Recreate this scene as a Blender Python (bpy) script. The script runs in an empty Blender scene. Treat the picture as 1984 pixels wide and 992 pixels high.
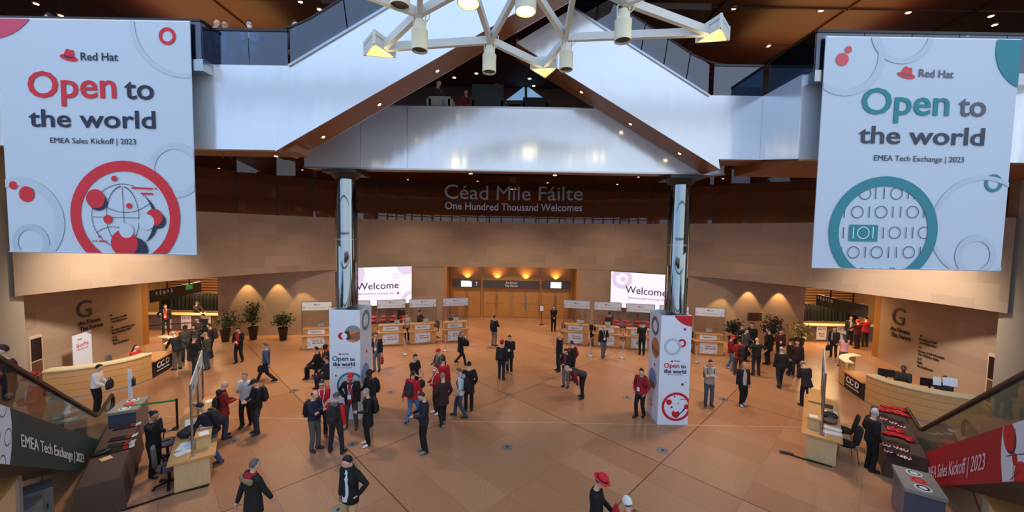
import bpy, bmesh, math, random
from mathutils import Vector as V3, Matrix
R=random.Random(7)
SC=bpy.context.scene; COL=SC.collection
# ---------------------------------------------------------------- camera, sky, exposure
FPX,CAMZ,PITCH,ROLL=730.0,6.41,.0564,.0171
fw=V3((0,math.cos(PITCH),-math.sin(PITCH))); r0=V3((1,0,0)); u0=r0.cross(fw)
rt=r0*math.cos(ROLL)+u0*math.sin(ROLL); up=u0*math.cos(ROLL)-r0*math.sin(ROLL)
EYE=V3((0,0,CAMZ))
cd=bpy.data.cameras.new('camera'); co=bpy.data.objects.new('camera',cd); COL.objects.link(co)
cd.sensor_width=36; cd.lens=FPX/1984*36; cd.clip_end=200
mw=Matrix.Identity(4)
for i in range(3): mw[i][0],mw[i][1],mw[i][2],mw[i][3]=rt[i],up[i],-fw[i],EYE[i]
co.matrix_world=mw; SC.camera=co
SC.view_settings.view_transform='Standard'; SC.view_settings.look='None'
SC.view_settings.exposure=0.45; SC.view_settings.gamma=1; SC.view_settings.use_curve_mapping=False
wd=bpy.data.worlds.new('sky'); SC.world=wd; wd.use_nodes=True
nt=wd.node_tree; nt.nodes.clear()
out=nt.nodes.new('ShaderNodeOutputWorld'); bg=nt.nodes.new('ShaderNodeBackground')
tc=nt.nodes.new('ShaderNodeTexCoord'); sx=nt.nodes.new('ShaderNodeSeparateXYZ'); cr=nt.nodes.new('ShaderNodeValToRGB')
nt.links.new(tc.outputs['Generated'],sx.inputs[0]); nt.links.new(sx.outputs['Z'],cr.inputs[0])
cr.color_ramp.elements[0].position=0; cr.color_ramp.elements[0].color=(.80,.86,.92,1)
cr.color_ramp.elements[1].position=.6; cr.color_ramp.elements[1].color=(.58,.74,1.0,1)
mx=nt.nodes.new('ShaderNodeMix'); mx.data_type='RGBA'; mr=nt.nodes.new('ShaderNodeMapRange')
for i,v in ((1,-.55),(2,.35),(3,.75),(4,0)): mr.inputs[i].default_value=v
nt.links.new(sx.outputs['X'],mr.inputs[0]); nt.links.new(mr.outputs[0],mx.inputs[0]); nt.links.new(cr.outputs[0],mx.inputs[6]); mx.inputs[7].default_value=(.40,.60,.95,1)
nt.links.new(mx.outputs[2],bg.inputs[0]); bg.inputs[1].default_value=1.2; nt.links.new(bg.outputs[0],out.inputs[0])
def lamp(kind,loc,power,color,size=1.0,to=None,spot=70,blend=.6,name='lamp',sy=None):
    l=bpy.data.lights.new(name,kind); l.energy=power; l.color=color
    if kind=='AREA':
        l.size=size
        if sy: l.shape='RECTANGLE'; l.size_y=sy
    else: l.shadow_soft_size=size
    if kind=='SPOT': l.spot_size=math.radians(spot); l.spot_blend=blend
    o=bpy.data.objects.new(name,l); COL.objects.link(o); o.location=loc
    d=(V3(to)-V3(loc)) if to else V3((0,0,-1))
    o.rotation_euler=d.to_track_quat('-Z','Y').to_euler(); return o
WARM=(1.0,.76,.52); WARM2=(1.0,.72,.45)
# downlights recessed in the soffits over the hall and in the cloakroom corridors
for x,y,p in [(-9,14.5,420),(-4.5,17,430),(0,18.5,430),(4.5,17,430),(9,14.5,380),(-10,19,330),(10,19,260),(0,24,420),(-5.5,23.5,260),(5.5,23.5,240)]:
    lamp('SPOT',(x,y,10.0),p*4.0,WARM,.5,spot=112,blend=1,name='soffit_light')
for s in (-1,1):
    lamp('AREA',(s*19.6,23.2,3.6),260,(1,.66,.3),2.6,name='corridor_light')
    lamp('SPOT',(s*12.5,13.2,8.2),2900,(1,.88,.74),.4,to=(s*19,17.3,1.2),spot=62,blend=1,name='side_wall_fill')  # added unseen spot brightening the side wall in place of daylight, no real fitting
for x in (-3.4,-1.1,1.1,3.4): lamp('SPOT',(x,28.72,2.96),60,(1,.62,.25),.04,to=(x,28.86,4),spot=120,blend=1,name='sign_uplight')
for px in (-15.9,-14.2,-12.6,12.7,14.4,16.1):
    lamp('SPOT',(px,(22.15 if abs(px)>15 else 22.4),3.75),170,(1,.62,.25),.04,to=(px,(22.6 if abs(px)>15 else 22.85),.3),spot=62,blend=.35,name='wall_washer')
for a in range(-60,61,15):
    lamp('SPOT',(22*math.sin(math.radians(a)),10.9+22*math.cos(math.radians(a)),10.35),700,WARM,.3,spot=150,blend=1,name='foyer_light')
lamp('AREA',(0,16.5,13.8),40,WARM,5,sy=4,name='lounge_light')
for s in (-1,1): lamp('AREA',(s*13,16,14.9),80,(1,.5,.16),5,to=(s*13,16,20),name='cove_light')
# ---------------------------------------------------------------- pixel -> place on a known plane
def ray(x,y): return fw+rt*((x-992)/FPX)-up*((y-496)/FPX)
def fl(x,y,z=0):
    d=ray(x,y); return EYE+d*((z-CAMZ)/d.z)
def aty(x,y,Y):
    d=ray(x,y); return EYE+d*(Y/d.y)
DR,DCY,LIP,FTOP=17.4,10.9,3.97,7.3
def dpt(phi,r=DR,z=0): return V3((r*math.sin(phi),DCY+r*math.cos(phi),z))
def drum(x,y,r=DR):
    d=ray(x,y); a=d.x**2+d.y**2; b=-2*d.y*DCY; c=DCY**2-r*r
    return EYE+d*((-b+math.sqrt(b*b-4*a*c))/2/a)
def onpl(x,y,A,B):
    A=V3(A).to_3d(); n=V3((B[1]-A[1],-(B[0]-A[0]),0)); d=ray(x,y)
    return EYE+d*((A-EYE).dot(n)/d.dot(n))
# ---------------------------------------------------------------- materials
def srgb(c):
    if isinstance(c,str): c=[int(c[i:i+2],16) for i in (1,3,5)]
    return tuple(((v/255)/12.92 if v/255<=.04045 else ((v/255+.055)/1.055)**2.4) for v in c)
MT={}
def mat(c,r=.6,m=0,em=0,sp=.5,name=None):
    k=(c if isinstance(c,str) else tuple(c),r,m,em,sp)
    if k in MT: return MT[k]
    a=bpy.data.materials.new(name or 'paint'); a.use_nodes=True; b=a.node_tree.nodes['Principled BSDF']
    q=srgb(c)+(1,); b.inputs['Base Color'].default_value=q; b.inputs['Roughness'].default_value=r
    b.inputs['Metallic'].default_value=m; b.inputs['Specular IOR Level'].default_value=sp
    if em: b.inputs['Emission Color'].default_value=q; b.inputs['Emission Strength'].default_value=em
    MT[k]=a; return a
def nodes(name):
    a=bpy.data.materials.new(name); a.use_nodes=True; t=a.node_tree; return a,t,t.nodes['Principled BSDF']
def N(t,k,**kw):
    n=t.nodes.new(k)
    for a,b in kw.items():
        if a.startswith('_'): n.inputs[a[1:]].default_value=b
        else: setattr(n,a,b)
    return n
def mix(t,fac,a,b,mode='MIX'):
    n=N(t,'ShaderNodeMix',data_type='RGBA',blend_type=mode)
    for s,v in ((0,fac),(6,a),(7,b)):
        if hasattr(v,'links'): t.links.new(v,n.inputs[s])
        else: n.inputs[s].default_value=v if s==0 else tuple(v)+((1,) if len(v)==3 else ())
    return n.outputs[2]
def mth(t,op,a,b=0):
    n=N(t,'ShaderNodeMath',operation=op)
    for i,v in enumerate((a,b)):
        if hasattr(v,'links'): t.links.new(v,n.inputs[i])
        else: n.inputs[i].default_value=v
    return n.outputs[0]
def wood(name,c1,c2,rough=.45,scale=(1,14,14),spec=.4):
    a,t,b=nodes(name); tc=N(t,'ShaderNodeTexCoord'); mp=N(t,'ShaderNodeMapping'); mp.inputs['Scale'].default_value=scale
    t.links.new(tc.outputs['Object'],mp.inputs[0]); nz=N(t,'ShaderNodeTexNoise',_Scale=2.2,_Detail=4.0); t.links.new(mp.outputs[0],nz.inputs['Vector'])
    t.links.new(mix(t,nz.outputs[0],srgb(c1),srgb(c2)),b.inputs['Base Color']); b.inputs['Roughness'].default_value=rough
    b.inputs['Specular IOR Level'].default_value=spec; return a
def blocks(name,c,bw=1.25,bh=.62,rough=.75,dv=.1,mort=.92):
    a,t,b=nodes(name); uv=N(t,'ShaderNodeUVMap'); br=N(t,'ShaderNodeTexBrick'); t.links.new(uv.outputs[0],br.inputs[0])
    q=srgb(c); br.inputs['Color1'].default_value=tuple(min(1,v*(1+dv)) for v in q)+(1,); br.inputs['Color2'].default_value=tuple(v*(1-dv) for v in q)+(1,)
    br.inputs['Mortar'].default_value=tuple(v*mort for v in q)+(1,); br.inputs['Scale'].default_value=1
    br.inputs['Brick Width'].default_value=bw; br.inputs['Row Height'].default_value=bh; br.inputs['Mortar Size'].default_value=.004; br.inputs['Bias'].default_value=0
    nz=N(t,'ShaderNodeTexNoise',_Scale=40.0,_Detail=5.0); tc=N(t,'ShaderNodeTexCoord'); t.links.new(tc.outputs['Object'],nz.inputs['Vector'])
    t.links.new(mix(t,.12,br.outputs[0],nz.outputs[1],'SOFT_LIGHT'),b.inputs['Base Color']); b.inputs['Roughness'].default_value=rough; return a
def glass(name,tint,refl=.12,rough=.0,alpha=.0):
    a=bpy.data.materials.new(name); a.use_nodes=True; t=a.node_tree; t.nodes.clear()
    o=N(t,'ShaderNodeOutputMaterial'); tr=N(t,'ShaderNodeBsdfTransparent'); tr.inputs[0].default_value=srgb(tint)+(1,)
    gl=N(t,'ShaderNodeBsdfGlossy'); gl.inputs['Roughness'].default_value=rough
    lw=N(t,'ShaderNodeLayerWeight',_Blend=.35); f=mth(t,'ADD',mth(t,'MULTIPLY',lw.outputs['Fresnel'],.35),refl)
    ms=N(t,'ShaderNodeMixShader'); t.links.new(f,ms.inputs[0]); t.links.new(tr.outputs[0],ms.inputs[1]); t.links.new(gl.outputs[0],ms.inputs[2])
    t.links.new(ms.outputs[0],o.inputs[0]); return a
def clad_mat():
    a,t,b=nodes('white_metal_cladding'); tc=N(t,'ShaderNodeTexCoord'); mp=N(t,'ShaderNodeMapping'); mp.inputs['Scale'].default_value=(1.1,1.1,.18)
    t.links.new(tc.outputs['Object'],mp.inputs[0]); nz=N(t,'ShaderNodeTexNoise',_Scale=1.5,_Detail=2.0); t.links.new(mp.outputs[0],nz.inputs['Vector'])
    bp=N(t,'ShaderNodeBump',_Strength=.08,_Distance=.25); t.links.new(nz.outputs[0],bp.inputs['Height']); t.links.new(bp.outputs[0],b.inputs['Normal'])
    b.inputs['Base Color'].default_value=srgb((222,228,234))+(1,); b.inputs['Metallic'].default_value=.62; b.inputs['Roughness'].default_value=.2; return a
def granite():
    a,t,b=nodes('granite_paving'); tc=N(t,'ShaderNodeTexCoord'); s=N(t,'ShaderNodeSeparateXYZ'); t.links.new(tc.outputs['Object'],s.inputs[0])
    X,Y=s.outputs[0],s.outputs[1]
    p=mth(t,'MULTIPLY',mth(t,'ADD',X,Y),.7071); q=mth(t,'MULTIPLY',mth(t,'SUBTRACT',X,Y),.7071)
    T=1.0205*1.0
    p=mth(t,'DIVIDE',mth(t,'SUBTRACT',p,10.39),T); q=mth(t,'DIVIDE',mth(t,'ADD',q,10.39),T)
    def line(v,per,w):
        d=mth(t,'PINGPONG',v,per/2); return mth(t,'LESS_THAN',d,w)
    big=mth(t,'MAXIMUM',line(p,6,.016),line(q,6,.016)); small=mth(t,'MAXIMUM',line(p,1,.008),line(q,2,.008))
    cb=N(t,'ShaderNodeCombineXYZ'); t.links.new(mth(t,'FLOOR',p),cb.inputs[0]); t.links.new(mth(t,'FLOOR',mth(t,'MULTIPLY',q,.5)),cb.inputs[1])
    wn=N(t,'ShaderNodeTexWhiteNoise',noise_dimensions='2D'); t.links.new(cb.outputs[0],wn.inputs['Vector'])
    n1=N(t,'ShaderNodeTexNoise',_Scale=28.0,_Detail=8.0,_Roughness=.8); n2=N(t,'ShaderNodeTexNoise',_Scale=.55,_Detail=3.0)
    for n in (n1,n2): t.links.new(tc.outputs['Object'],n.inputs['Vector'])
    rp=N(t,'ShaderNodeValToRGB'); t.links.new(n1.outputs[0],rp.inputs[0]); e=rp.color_ramp.elements
    e[0].position=.34; e[0].color=srgb((146,106,80))+(1,); e[1].position=.68; e[1].color=srgb((214,170,130))+(1,)
    c=mix(t,mth(t,'MULTIPLY',wn.outputs[0],.5),rp.outputs[0],srgb((142,90,60)))
    c=mix(t,mth(t,'MULTIPLY',n2.outputs[0],.5),c,srgb((178,120,84)))
    c=mix(t,mth(t,'MULTIPLY',small,.28),c,srgb((90,55,35))); c=mix(t,mth(t,'MULTIPLY',big,.75),c,srgb((82,50,34)))
    st=mth(t,'LESS_THAN',mth(t,'ABSOLUTE',mth(t,'SUBTRACT',Y,12.57)),.018); c=mix(t,mth(t,'MULTIPLY',st,.7),c,srgb((205,180,160)))
    t.links.new(c,b.inputs['Base Color']); b.inputs['Roughness'].default_value=.3; b.inputs['Specular IOR Level'].default_value=.38
    return a
M_FLOOR=granite(); M_STONE=blocks('limestone_wall',(166,140,116)); M_CLAD=clad_mat()
M_DOORW=wood('oak_veneer',(176,118,58),(206,150,86),.4,(9,9,.5)); M_DESKW=wood('maple_desk',(196,144,88),(214,168,112),.4,(.6,.6,9))
M_PALEW=wood('pale_birch',(206,172,118),(224,194,146),.45,(6,1,1)); M_CEILW=wood('cherry_ceiling',(74,36,17),(56,26,11),.45,(.5,6,6))
M_SOFW=wood('cherry_soffit',(138,88,48),(118,70,36),.4,(.6,.6,4)); M_DARKW=wood('dark_foyer_wall',(112,72,48),(92,58,38),.6,(1,1,6))
M_CHROME=mat((150,160,164),.04,1); M_STEEL=mat((176,180,184),.28,1); M_BLACK=mat((14,14,16),.5); M_RAIL=mat((28,20,20),.35)
M_WHITE=mat((236,238,240),.5); M_PAPER=mat((226,234,244),.6); M_NAVY=mat((26,32,58),.6); M_RED=mat((206,20,36),.55); M_TEAL=mat((28,128,140),.55)
M_GLASS=glass('balustrade_glass',(214,228,230),.06); M_GLASSB=glass('blue_balustrade_glass',(128,162,196),.10); M_GLASSW=glass('foyer_glass',(226,214,204),.04); M_PLEXI=glass('plexiglass',(236,238,240),.04)
M_TRUSS=mat((206,210,206),.45); M_CAN=mat((224,222,196),.5); M_GOLD=mat((255,214,90),.5,0,2.2); M_DOT=mat((255,226,170),.5,0,9)
M_GREYM=mat((120,124,126),.45,.3); M_CLOTHB=mat((84,62,54),.85); M_CREAM=mat((232,214,170),.45)
# ---------------------------------------------------------------- mesh kit
class M:
    def __init__(s): s.v=[]; s.f=[]; s.m=[]; s.uv={}; s.k=0
    def add(s,vs,fs,uv=None):
        b=len(s.v); s.v+= [V3(v) for v in vs]
        for i,f in enumerate(fs):
            if uv: s.uv[len(s.f)]=uv[i]
            s.f.append([b+j for j in f]); s.m.append(s.k)
        return s
    def mi(s,k): s.k=k; return s
    def box(s,c,d,rz=0,rot=None):
        x,y,z=d[0]/2,d[1]/2,d[2]/2; q=rot or Matrix.Rotation(rz,3,'Z'); c=V3(c)
        vs=[c+q@V3((a*x,b*y,e*z)) for e in (-1,1) for a,b in ((-1,-1),(1,-1),(1,1),(-1,1))]
        return s.add(vs,[(3,2,1,0),(4,5,6,7),(0,1,5,4),(1,2,6,5),(2,3,7,6),(3,0,4,7)])
    def bb(s,x0,x1,y0,y1,z0,z1): return s.box(((x0+x1)/2,(y0+y1)/2,(z0+z1)/2),(x1-x0,y1-y0,z1-z0))
    def bar(s,p,q,w,h):
        p,q=V3(p),V3(q); d=(q-p).normalized(); a=d.cross(V3((0,0,1)))
        a=V3((1,0,0)) if a.length<1e-4 else a.normalized(); b=a.cross(d); a=a*(w/2); b=b*(h/2)
        return s.add([p-a-b,p+a-b,p+a+b,p-a+b,q-a-b,q+a-b,q+a+b,q-a+b],[(3,2,1,0),(4,5,6,7),(0,1,5,4),(1,2,6,5),(2,3,7,6),(3,0,4,7)])
    def ext(s,poly,w):   # polygon of 3D points extruded along vector w
        n=len(poly); a=[V3(p) for p in poly]; w=V3(w)
        return s.add(a+[p+w for p in a],[tuple(range(n))[::-1],tuple(range(n,2*n))]+[(i,(i+1)%n,n+(i+1)%n,n+i) for i in range(n)])
    def loft(s,rings,n=10,cap=True):   # rings: (centre, axis1, axis2)
        vs=[];fs=[]
        for c,a,b in rings:
            for i in range(n):
                t=2*math.pi*i/n; vs.append(V3(c)+V3(a)*math.cos(t)+V3(b)*math.sin(t))
        for j in range(len(rings)-1):
            for i in range(n): fs.append((j*n+i,j*n+(i+1)%n,(j+1)*n+(i+1)%n,(j+1)*n+i))
        if cap:
            fs.append(tuple(range(n))[::-1]); fs.append(tuple(range((len(rings)-1)*n,len(rings)*n)))
        return s.add(vs,fs)
    def tube(s,path,r,n=8,round_=False):
        P=[V3(p) for p in path]; k=len(P); rr=list(r) if isinstance(r,(list,tuple)) else [r]*k
        if round_:
            d0=(P[0]-P[1]).normalized(); d1=(P[-1]-P[-2]).normalized()
            P=[P[0]+d0*rr[0]*.9,P[0]+d0*rr[0]*.6]+P+[P[-1]+d1*rr[-1]*.6,P[-1]+d1*rr[-1]*.9]
            rr=[rr[0]*.4,rr[0]*.8]+rr+[rr[-1]*.8,rr[-1]*.4]; k+=4
        rg=[];a=None
        for i in range(k):
            d=(P[min(i+1,k-1)]-P[max(i-1,0)])
            d=d.normalized() if d.length>1e-9 else V3((0,0,1))
            if a is None:
                a=d.cross(V3((0,0,1)) if abs(d.z)<.9 else V3((0,1,0))).normalized()
            a=(a-d*a.dot(d)).normalized(); b=d.cross(a); rg.append((P[i],a*rr[i],b*rr[i]))
        return s.loft(rg,n)
    def lathe(s,prof,c=(0,0,0),n=24):
        c=V3(c); return s.loft([(c+V3((0,0,z)),V3((r,0,0)),V3((0,r,0))) for r,z in prof],n)
    def sph(s,c,r,n=12,k=8,q=None):
        r=(r,r,r) if isinstance(r,(int,float)) else r; c=V3(c); q=q or Matrix.Identity(3); rg=[]
        for j in range(k+1):
            t=-math.pi/2+math.pi*(j+ (0.15 if j==0 else -.15 if j==k else 0))/k
            rg.append((c+q@V3((0,0,r[2]*math.sin(t))),q@V3((r[0]*math.cos(t),0,0)),q@V3((0,r[1]*math.cos(t),0))))
        return s.loft(rg,n)
    def mesh(s,name,smooth=None):
        me=bpy.data.meshes.new(name); me.from_pydata([tuple(v) for v in s.v],[],s.f)
        me.polygons.foreach_set('material_index',s.m)
        if s.uv:
            l=me.uv_layers.new()
            for fi,u in s.uv.items():
                for k,li in enumerate(me.polygons[fi].loop_indices): l.data[li].uv=u[k]
        b=bmesh.new(); b.from_mesh(me); bmesh.ops.recalc_face_normals(b,faces=b.faces); b.to_mesh(me); b.free()
        if smooth:
            me.polygons.foreach_set('use_smooth',[True]*len(me.polygons)); me.set_sharp_from_angle(angle=math.radians(smooth))
        return me
    def obj(s,name,mats,parent=None,loc=None,rz=0,smooth=None,label=None):
        me=s.mesh(name,smooth)
        for a in (mats if isinstance(mats,(list,tuple)) else [mats]): me.materials.append(a)
        o=bpy.data.objects.new(name,me); COL.objects.link(o)
        if parent: o.parent=parent
        if loc is not None: o.location=loc
        o.rotation_euler.z=rz
        if label: o['label']=label
        return o
def tag(o,label=None,cat=None,group=None,kind=None):
    for k,v in (('label',label),('category',cat),('group',group),('kind',kind)):
        if v: o[k]=v
    return o
def thing(name,label,cat,loc=(0,0,0),rz=0,group=None):
    o=bpy.data.objects.new(name,None); COL.objects.link(o); o.location=loc; o.rotation_euler.z=rz; o.empty_display_size=.1
    return tag(o,label,cat,group)
def struct(o,label=None,cat=None): return tag(o,label,cat,None,'structure')
def copy_tree(o,parent=None):
    c=o.copy(); COL.objects.link(c)
    if parent: c.parent=parent
    for ch in list(o.children): copy_tree(ch,c)
    return c
# lettering
TX={}
def glyphs(s,off=0,ext=.02):
    if 'M' in s: off=0
    k=(s,off)
    if k in TX: return TX[k]
    cu=bpy.data.curves.new('t','FONT'); cu.body=s; cu.size=1; cu.extrude=ext; cu.offset=off; cu.resolution_u=3
    o=bpy.data.objects.new('t',cu); COL.objects.link(o); dg=bpy.context.evaluated_depsgraph_get()
    me=o.evaluated_get(dg).to_mesh(); vs=[v.co.copy() for v in me.vertices]; fs=[tuple(p.vertices) for p in me.polygons]
    bpy.data.objects.remove(o); bpy.data.curves.remove(cu); TX[k]=(vs,fs); return TX[k]
CAPH=max(v.y for v in glyphs('H')[0])
def text(s,m,parent,O,U,h=None,w=None,off=0,depth=.004,ctr=False,fn=None,name='lettering',N_=None,base=None,label=None):
    """letters in the upright plane through O with reading direction U (parent-local)"""
    vs,fs=glyphs(s,off); x0=min(v.x for v in vs); x1=max(v.x for v in vs)
    sy=h/CAPH if h else w/(x1-x0); sxx=w/(x1-x0) if w else sy
    U=V3(U); Wv=U.normalized(); Vv=V3((0,0,1)) if N_ is None else N_[1]; Nn=Wv.cross(Vv)
    pts=[]
    for v in vs:
        X=(v.x-x0)*sxx-(((x1-x0)*sxx/2) if ctr else 0)
        p=V3(O)+U*X+Vv*(v.y*sy)+Nn*(depth*(1 if v.z>0 else 0))
        pts.append(fn(X,v.y*sy,v.z) if fn else p)
    k=M().add(pts,fs); o=k.obj(name,m,parent)
    if label: o['label']=label
    return o
def txpx(s,m,parent,pl,pr,cap,A,B,base=(0,0,0),off=0,depth=.02,inset=.01,**kw):
    """lettering whose baseline runs between two measured points of an upright wall A-B; cap = capital height in pixels"""
    a,b=onpl(*pl,A,B),onpl(*pr,A,B); t=onpl(pl[0],pl[1]-cap,A,B); U=(b-a); L=U.length; n=U.cross(V3((0,0,1))).normalized()
    return text(s,m,parent,a-V3(base)+n*inset,U.normalized(),h=(t-a).length,w=L,off=off,depth=depth,**kw)
# flat printed artwork clipped to a convex outline
def clip(poly,cl):
    for i in range(len(cl)):
        a,b=cl[i],cl[(i+1)%len(cl)]; res=[]
        ins=lambda p:(b[0]-a[0])*(p[1]-a[1])-(b[1]-a[1])*(p[0]-a[0])>=-1e-9
        for j in range(len(poly)):
            p,q=poly[j],poly[(j+1)%len(poly)]; ip,iq=ins(p),ins(q)
            if ip: res.append(p)
            if ip!=iq:
                d1=(b[0]-a[0])*(p[1]-a[1])-(b[1]-a[1])*(p[0]-a[0]); d2=(b[0]-a[0])*(q[1]-a[1])-(b[1]-a[1])*(q[0]-a[0])
                t=d1/(d1-d2); res.append((p[0]+(q[0]-p[0])*t,p[1]+(q[1]-p[1])*t))
        poly=res
        if len(poly)<3: return []
    return poly
def circ(x,y,r,n=40,sy=1): return [(x+r*math.cos(2*math.pi*i/n),y+r*sy*math.sin(2*math.pi*i/n)) for i in range(n)]
class Art:
    def __init__(s,cl): s.cl=cl; s.l=[]; s.mats=[]; s.lay=0
    def poly(s,p,m,cl=None,up_=True):
        if up_: s.lay+=1
        p=clip(p,s.cl)
        if p and cl: p=clip(p,cl)
        if p:
            if m not in s.mats: s.mats.append(m)
            s.l.append((p,s.mats.index(m),s.lay))
        return s
    def disc(s,x,y,r,m,cl=None): return s.poly(circ(x,y,r),m,cl)
    def ring(s,x,y,ra,rb,m,cl=None,n=48,sy=1,a0=0,a1=2*math.pi):
        s.lay+=1
        for i in range(n):
            t,u=a0+(a1-a0)*i/n,a0+(a1-a0)*(i+1)/n; q=[(x+r*math.cos(w),y+r*sy*math.sin(w)) for r,w in ((ra,t),(rb,t),(rb,u),(ra,u))]
            s.poly(q,m,cl,False)
        return s
    def line(s,p,q,w,m,cl=None):
        dx,dy=q[0]-p[0],q[1]-p[1]; L=math.hypot(dx,dy); a,b=-dy/L*w/2,dx/L*w/2
        return s.poly([(p[0]-a,p[1]-b),(q[0]-a,q[1]-b),(q[0]+a,q[1]+b),(p[0]+a,p[1]+b)],m,cl)
    def hat(s,x,y,w,red,dark):
        def r(pts,a=-.22): return [(x+w*(p*math.cos(a)-q*math.sin(a)),y+w*(p*math.sin(a)+q*math.cos(a))) for p,q in pts]
        s.poly(r([(.52*math.cos(t*.2618),-.12+.17*math.sin(t*.2618)) for t in range(24)]),red)
        s.poly(r([(-.31,-.05),(.31,-.05),(.27,.16),(.2,.34),(.1,.36),(0,.31),(-.12,.37),(-.22,.33),(-.29,.14)]),red)
        s.poly(r([(-.31,-.1),(0,-.15),(.31,-.1),(.3,.0),(0,-.05),(-.3,.0)][:]),dark); return s
    def obj(s,parent,O,U,name='printed_artwork',step=.00025):
        k=M(); U=V3(U).normalized(); n=U.cross(V3((0,0,1)))
        for p,mi_,la in s.l: k.mi(mi_).add([V3(O)+U*a+V3((0,0,b))+n*(step*la+.003) for a,b in p],[tuple(range(len(p)))])
        me=bpy.data.meshes.new(name); me.from_pydata([tuple(v) for v in k.v],[],k.f); me.polygons.foreach_set('material_index',k.m)
        for a in s.mats: me.materials.append(a)
        o=bpy.data.objects.new(name,me); COL.objects.link(o); o.parent=parent; return o
# ================================================================ THE SHELL
k=M(); k.add([(-34,-7,0),(34,-7,0),(34,46,0),(-34,46,0)],[(0,1,2,3)]); struct(k.obj('floor',M_FLOOR))
def arcwall(name,m,r,z0,z1,a0,a1,n=64,th=.3):
    k=M()
    for i in range(n):
        t,u=a0+(a1-a0)*i/n,a0+(a1-a0)*(i+1)/n
        k.add([dpt(t,r,z0),dpt(u,r,z0),dpt(u,r,z1),dpt(t,r,z1)],[(0,1,2,3)],[[(t*r,z0),(u*r,z0),(u*r,z1),(t*r,z1)]])
        if th:
            k.add([dpt(t,r+th,z0),dpt(u,r+th,z0),dpt(u,r+th,z1),dpt(t,r+th,z1)],[(3,2,1,0)],[[(t*r,z0),(u*r,z0),(u*r,z1),(t*r,z1)]])
            for z in (z0,z1): k.add([dpt(t,r,z),dpt(u,r,z),dpt(u,r+th,z),dpt(t,r+th,z)],[(0,1,2,3)],[[(0,0)]*4])
    return struct(k.obj(name,m,smooth=30))
AE=1.45
arcwall('wall_back',M_STONE,DR,LIP,FTOP,-AE,AE)
def flatwall(name,m,pts,z0,z1,th=.25,s=1):
    k=M(); u=0
    for (x,y),(x2,y2) in zip(pts,pts[1:]):
        d=V3((x2-x,y2-y,0)); L=d.length; n=V3((-d.y,d.x,0)).normalized()*th*s
        a=[V3((x,y,z0)),V3((x2,y2,z0)),V3((x2,y2,z1)),V3((x,y,z1))]; uv=[(u,z0),(u+L,z0),(u+L,z1),(u,z1)]
        k.add(a,[(0,1,2,3)],[uv]); k.add([p+n for p in a],[(3,2,1,0)],[uv])
        k.add([a[0],a[3],a[3]+n,a[0]+n],[(0,1,2,3)],[[(0,0),(0,z1),(th,z1),(th,0)]]); k.add([a[1],a[2],a[2]+n,a[1]+n],[(0,1,2,3)],[[(0,0),(0,z1),(th,z1),(th,0)]]); u+=L
    return struct(k.obj(name,m))
XM=11.2; PM=math.asin(XM/DR); PD=math.asin(4.78/DR)
for s,nm in ((-1,'left'),(1,'right')):
    flatwall('wall_back_'+nm,M_STONE,[(s*17.6,22.4),(s*13.2,23.0),(s*XM,DCY+math.sqrt(DR**2-XM**2)+.02)],0,LIP,.25,-s)
    arcwall('wall_inner_'+nm,M_STONE,DR+.02,0,LIP,s*PM,s*PD,20,.25)
    flatwall('wall_'+nm,M_STONE,[(s*18.3,13.9),(s*20.2,20.4)],0,LIP,.3,-s)
    # pier at the end of the curved wall
    k=M(); p=[(s*17.5,13.4),(s*17.0,7.5),(s*19.6,7.5),(s*19.6,13.4)]
    k.ext([(x,y,0) for x,y in p],(0,0,13)); struct(k.obj('wall_pier_'+nm,mat((172,156,134),.75)))
    # corridor behind the opening: back wall, side wall, soffit
    k=M(); k.bb(*sorted((s*15.4,s*27)),28.2,28.4,0,LIP); k.bb(*sorted((s*15.5,s*15.3)),23.0,28.2,0,LIP); k.bb(*sorted((s*26.5,s*26.8)),19,28.2,0,LIP)
    struct(k.obj('wall_corridor_'+nm,mat((236,206,150),.7)))
    k=M(); k.bb(*sorted((s*20.2,s*21.0)),20.35,20.75,0,LIP); struct(k.obj('trim_1' if s<0 else 'trim_2',M_DOORW))
    k=M()
    for i in range(7): k.bb(*sorted((s*15.6,s*26)),27.75,28.1,1.75+i*.2,1.84+i*.2)
    struct(k.obj('trim_8' if s<0 else 'trim_9',mat((232,164,84),.5)))
# soffit/first-floor slab behind the curved wall, foyer floor, ceilings
def annulus(name,m,r0_,r1_,z,a0,a1,n=48,th=.3):
    k=M()
    for i in range(n):
        t,u=a0+(a1-a0)*i/n,a0+(a1-a0)*(i+1)/n
        for zz in (z,z+th): k.add([dpt(t,r0_,zz),dpt(u,r0_,zz),dpt(u,r1_,zz),dpt(t,r1_,zz)],[(0,1,2,3)])
    return struct(k.obj(name,m))
annulus('floor_upper',mat((150,110,80),.6),DR+.3,28,LIP,-AE,AE,48,.8)
annulus('ceiling_foyer',M_CEILW,DR+.2,28,10.8,-AE,AE)
arcwall('wall_foyer',M_DARKW,27,4.6,10.85,-AE,AE,48,0)
k=M(); k.bb(-30,30,9.6,44,15.5,15.8); struct(k.obj('ceiling',M_CEILW))
k=M(); k.bb(-30,30,33,33.3,10.3,15.5); k.bb(-30,-29.7,9,33,8,15.5); k.bb(29.7,30,9,33,8,15.5); struct(k.obj('wall_upper',mat((66,42,30),.7)))
k=M()
for i in range(7): k.bb(-30,30,12.4+i*2.9,12.46+i*2.9,15.44,15.52)
for i in range(12): k.bb(-27+i*5-.03,-27+i*5+.03,9.6,33,15.44,15.52)
struct(k.obj('trim_3',mat((38,18,8),.6)))
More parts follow.
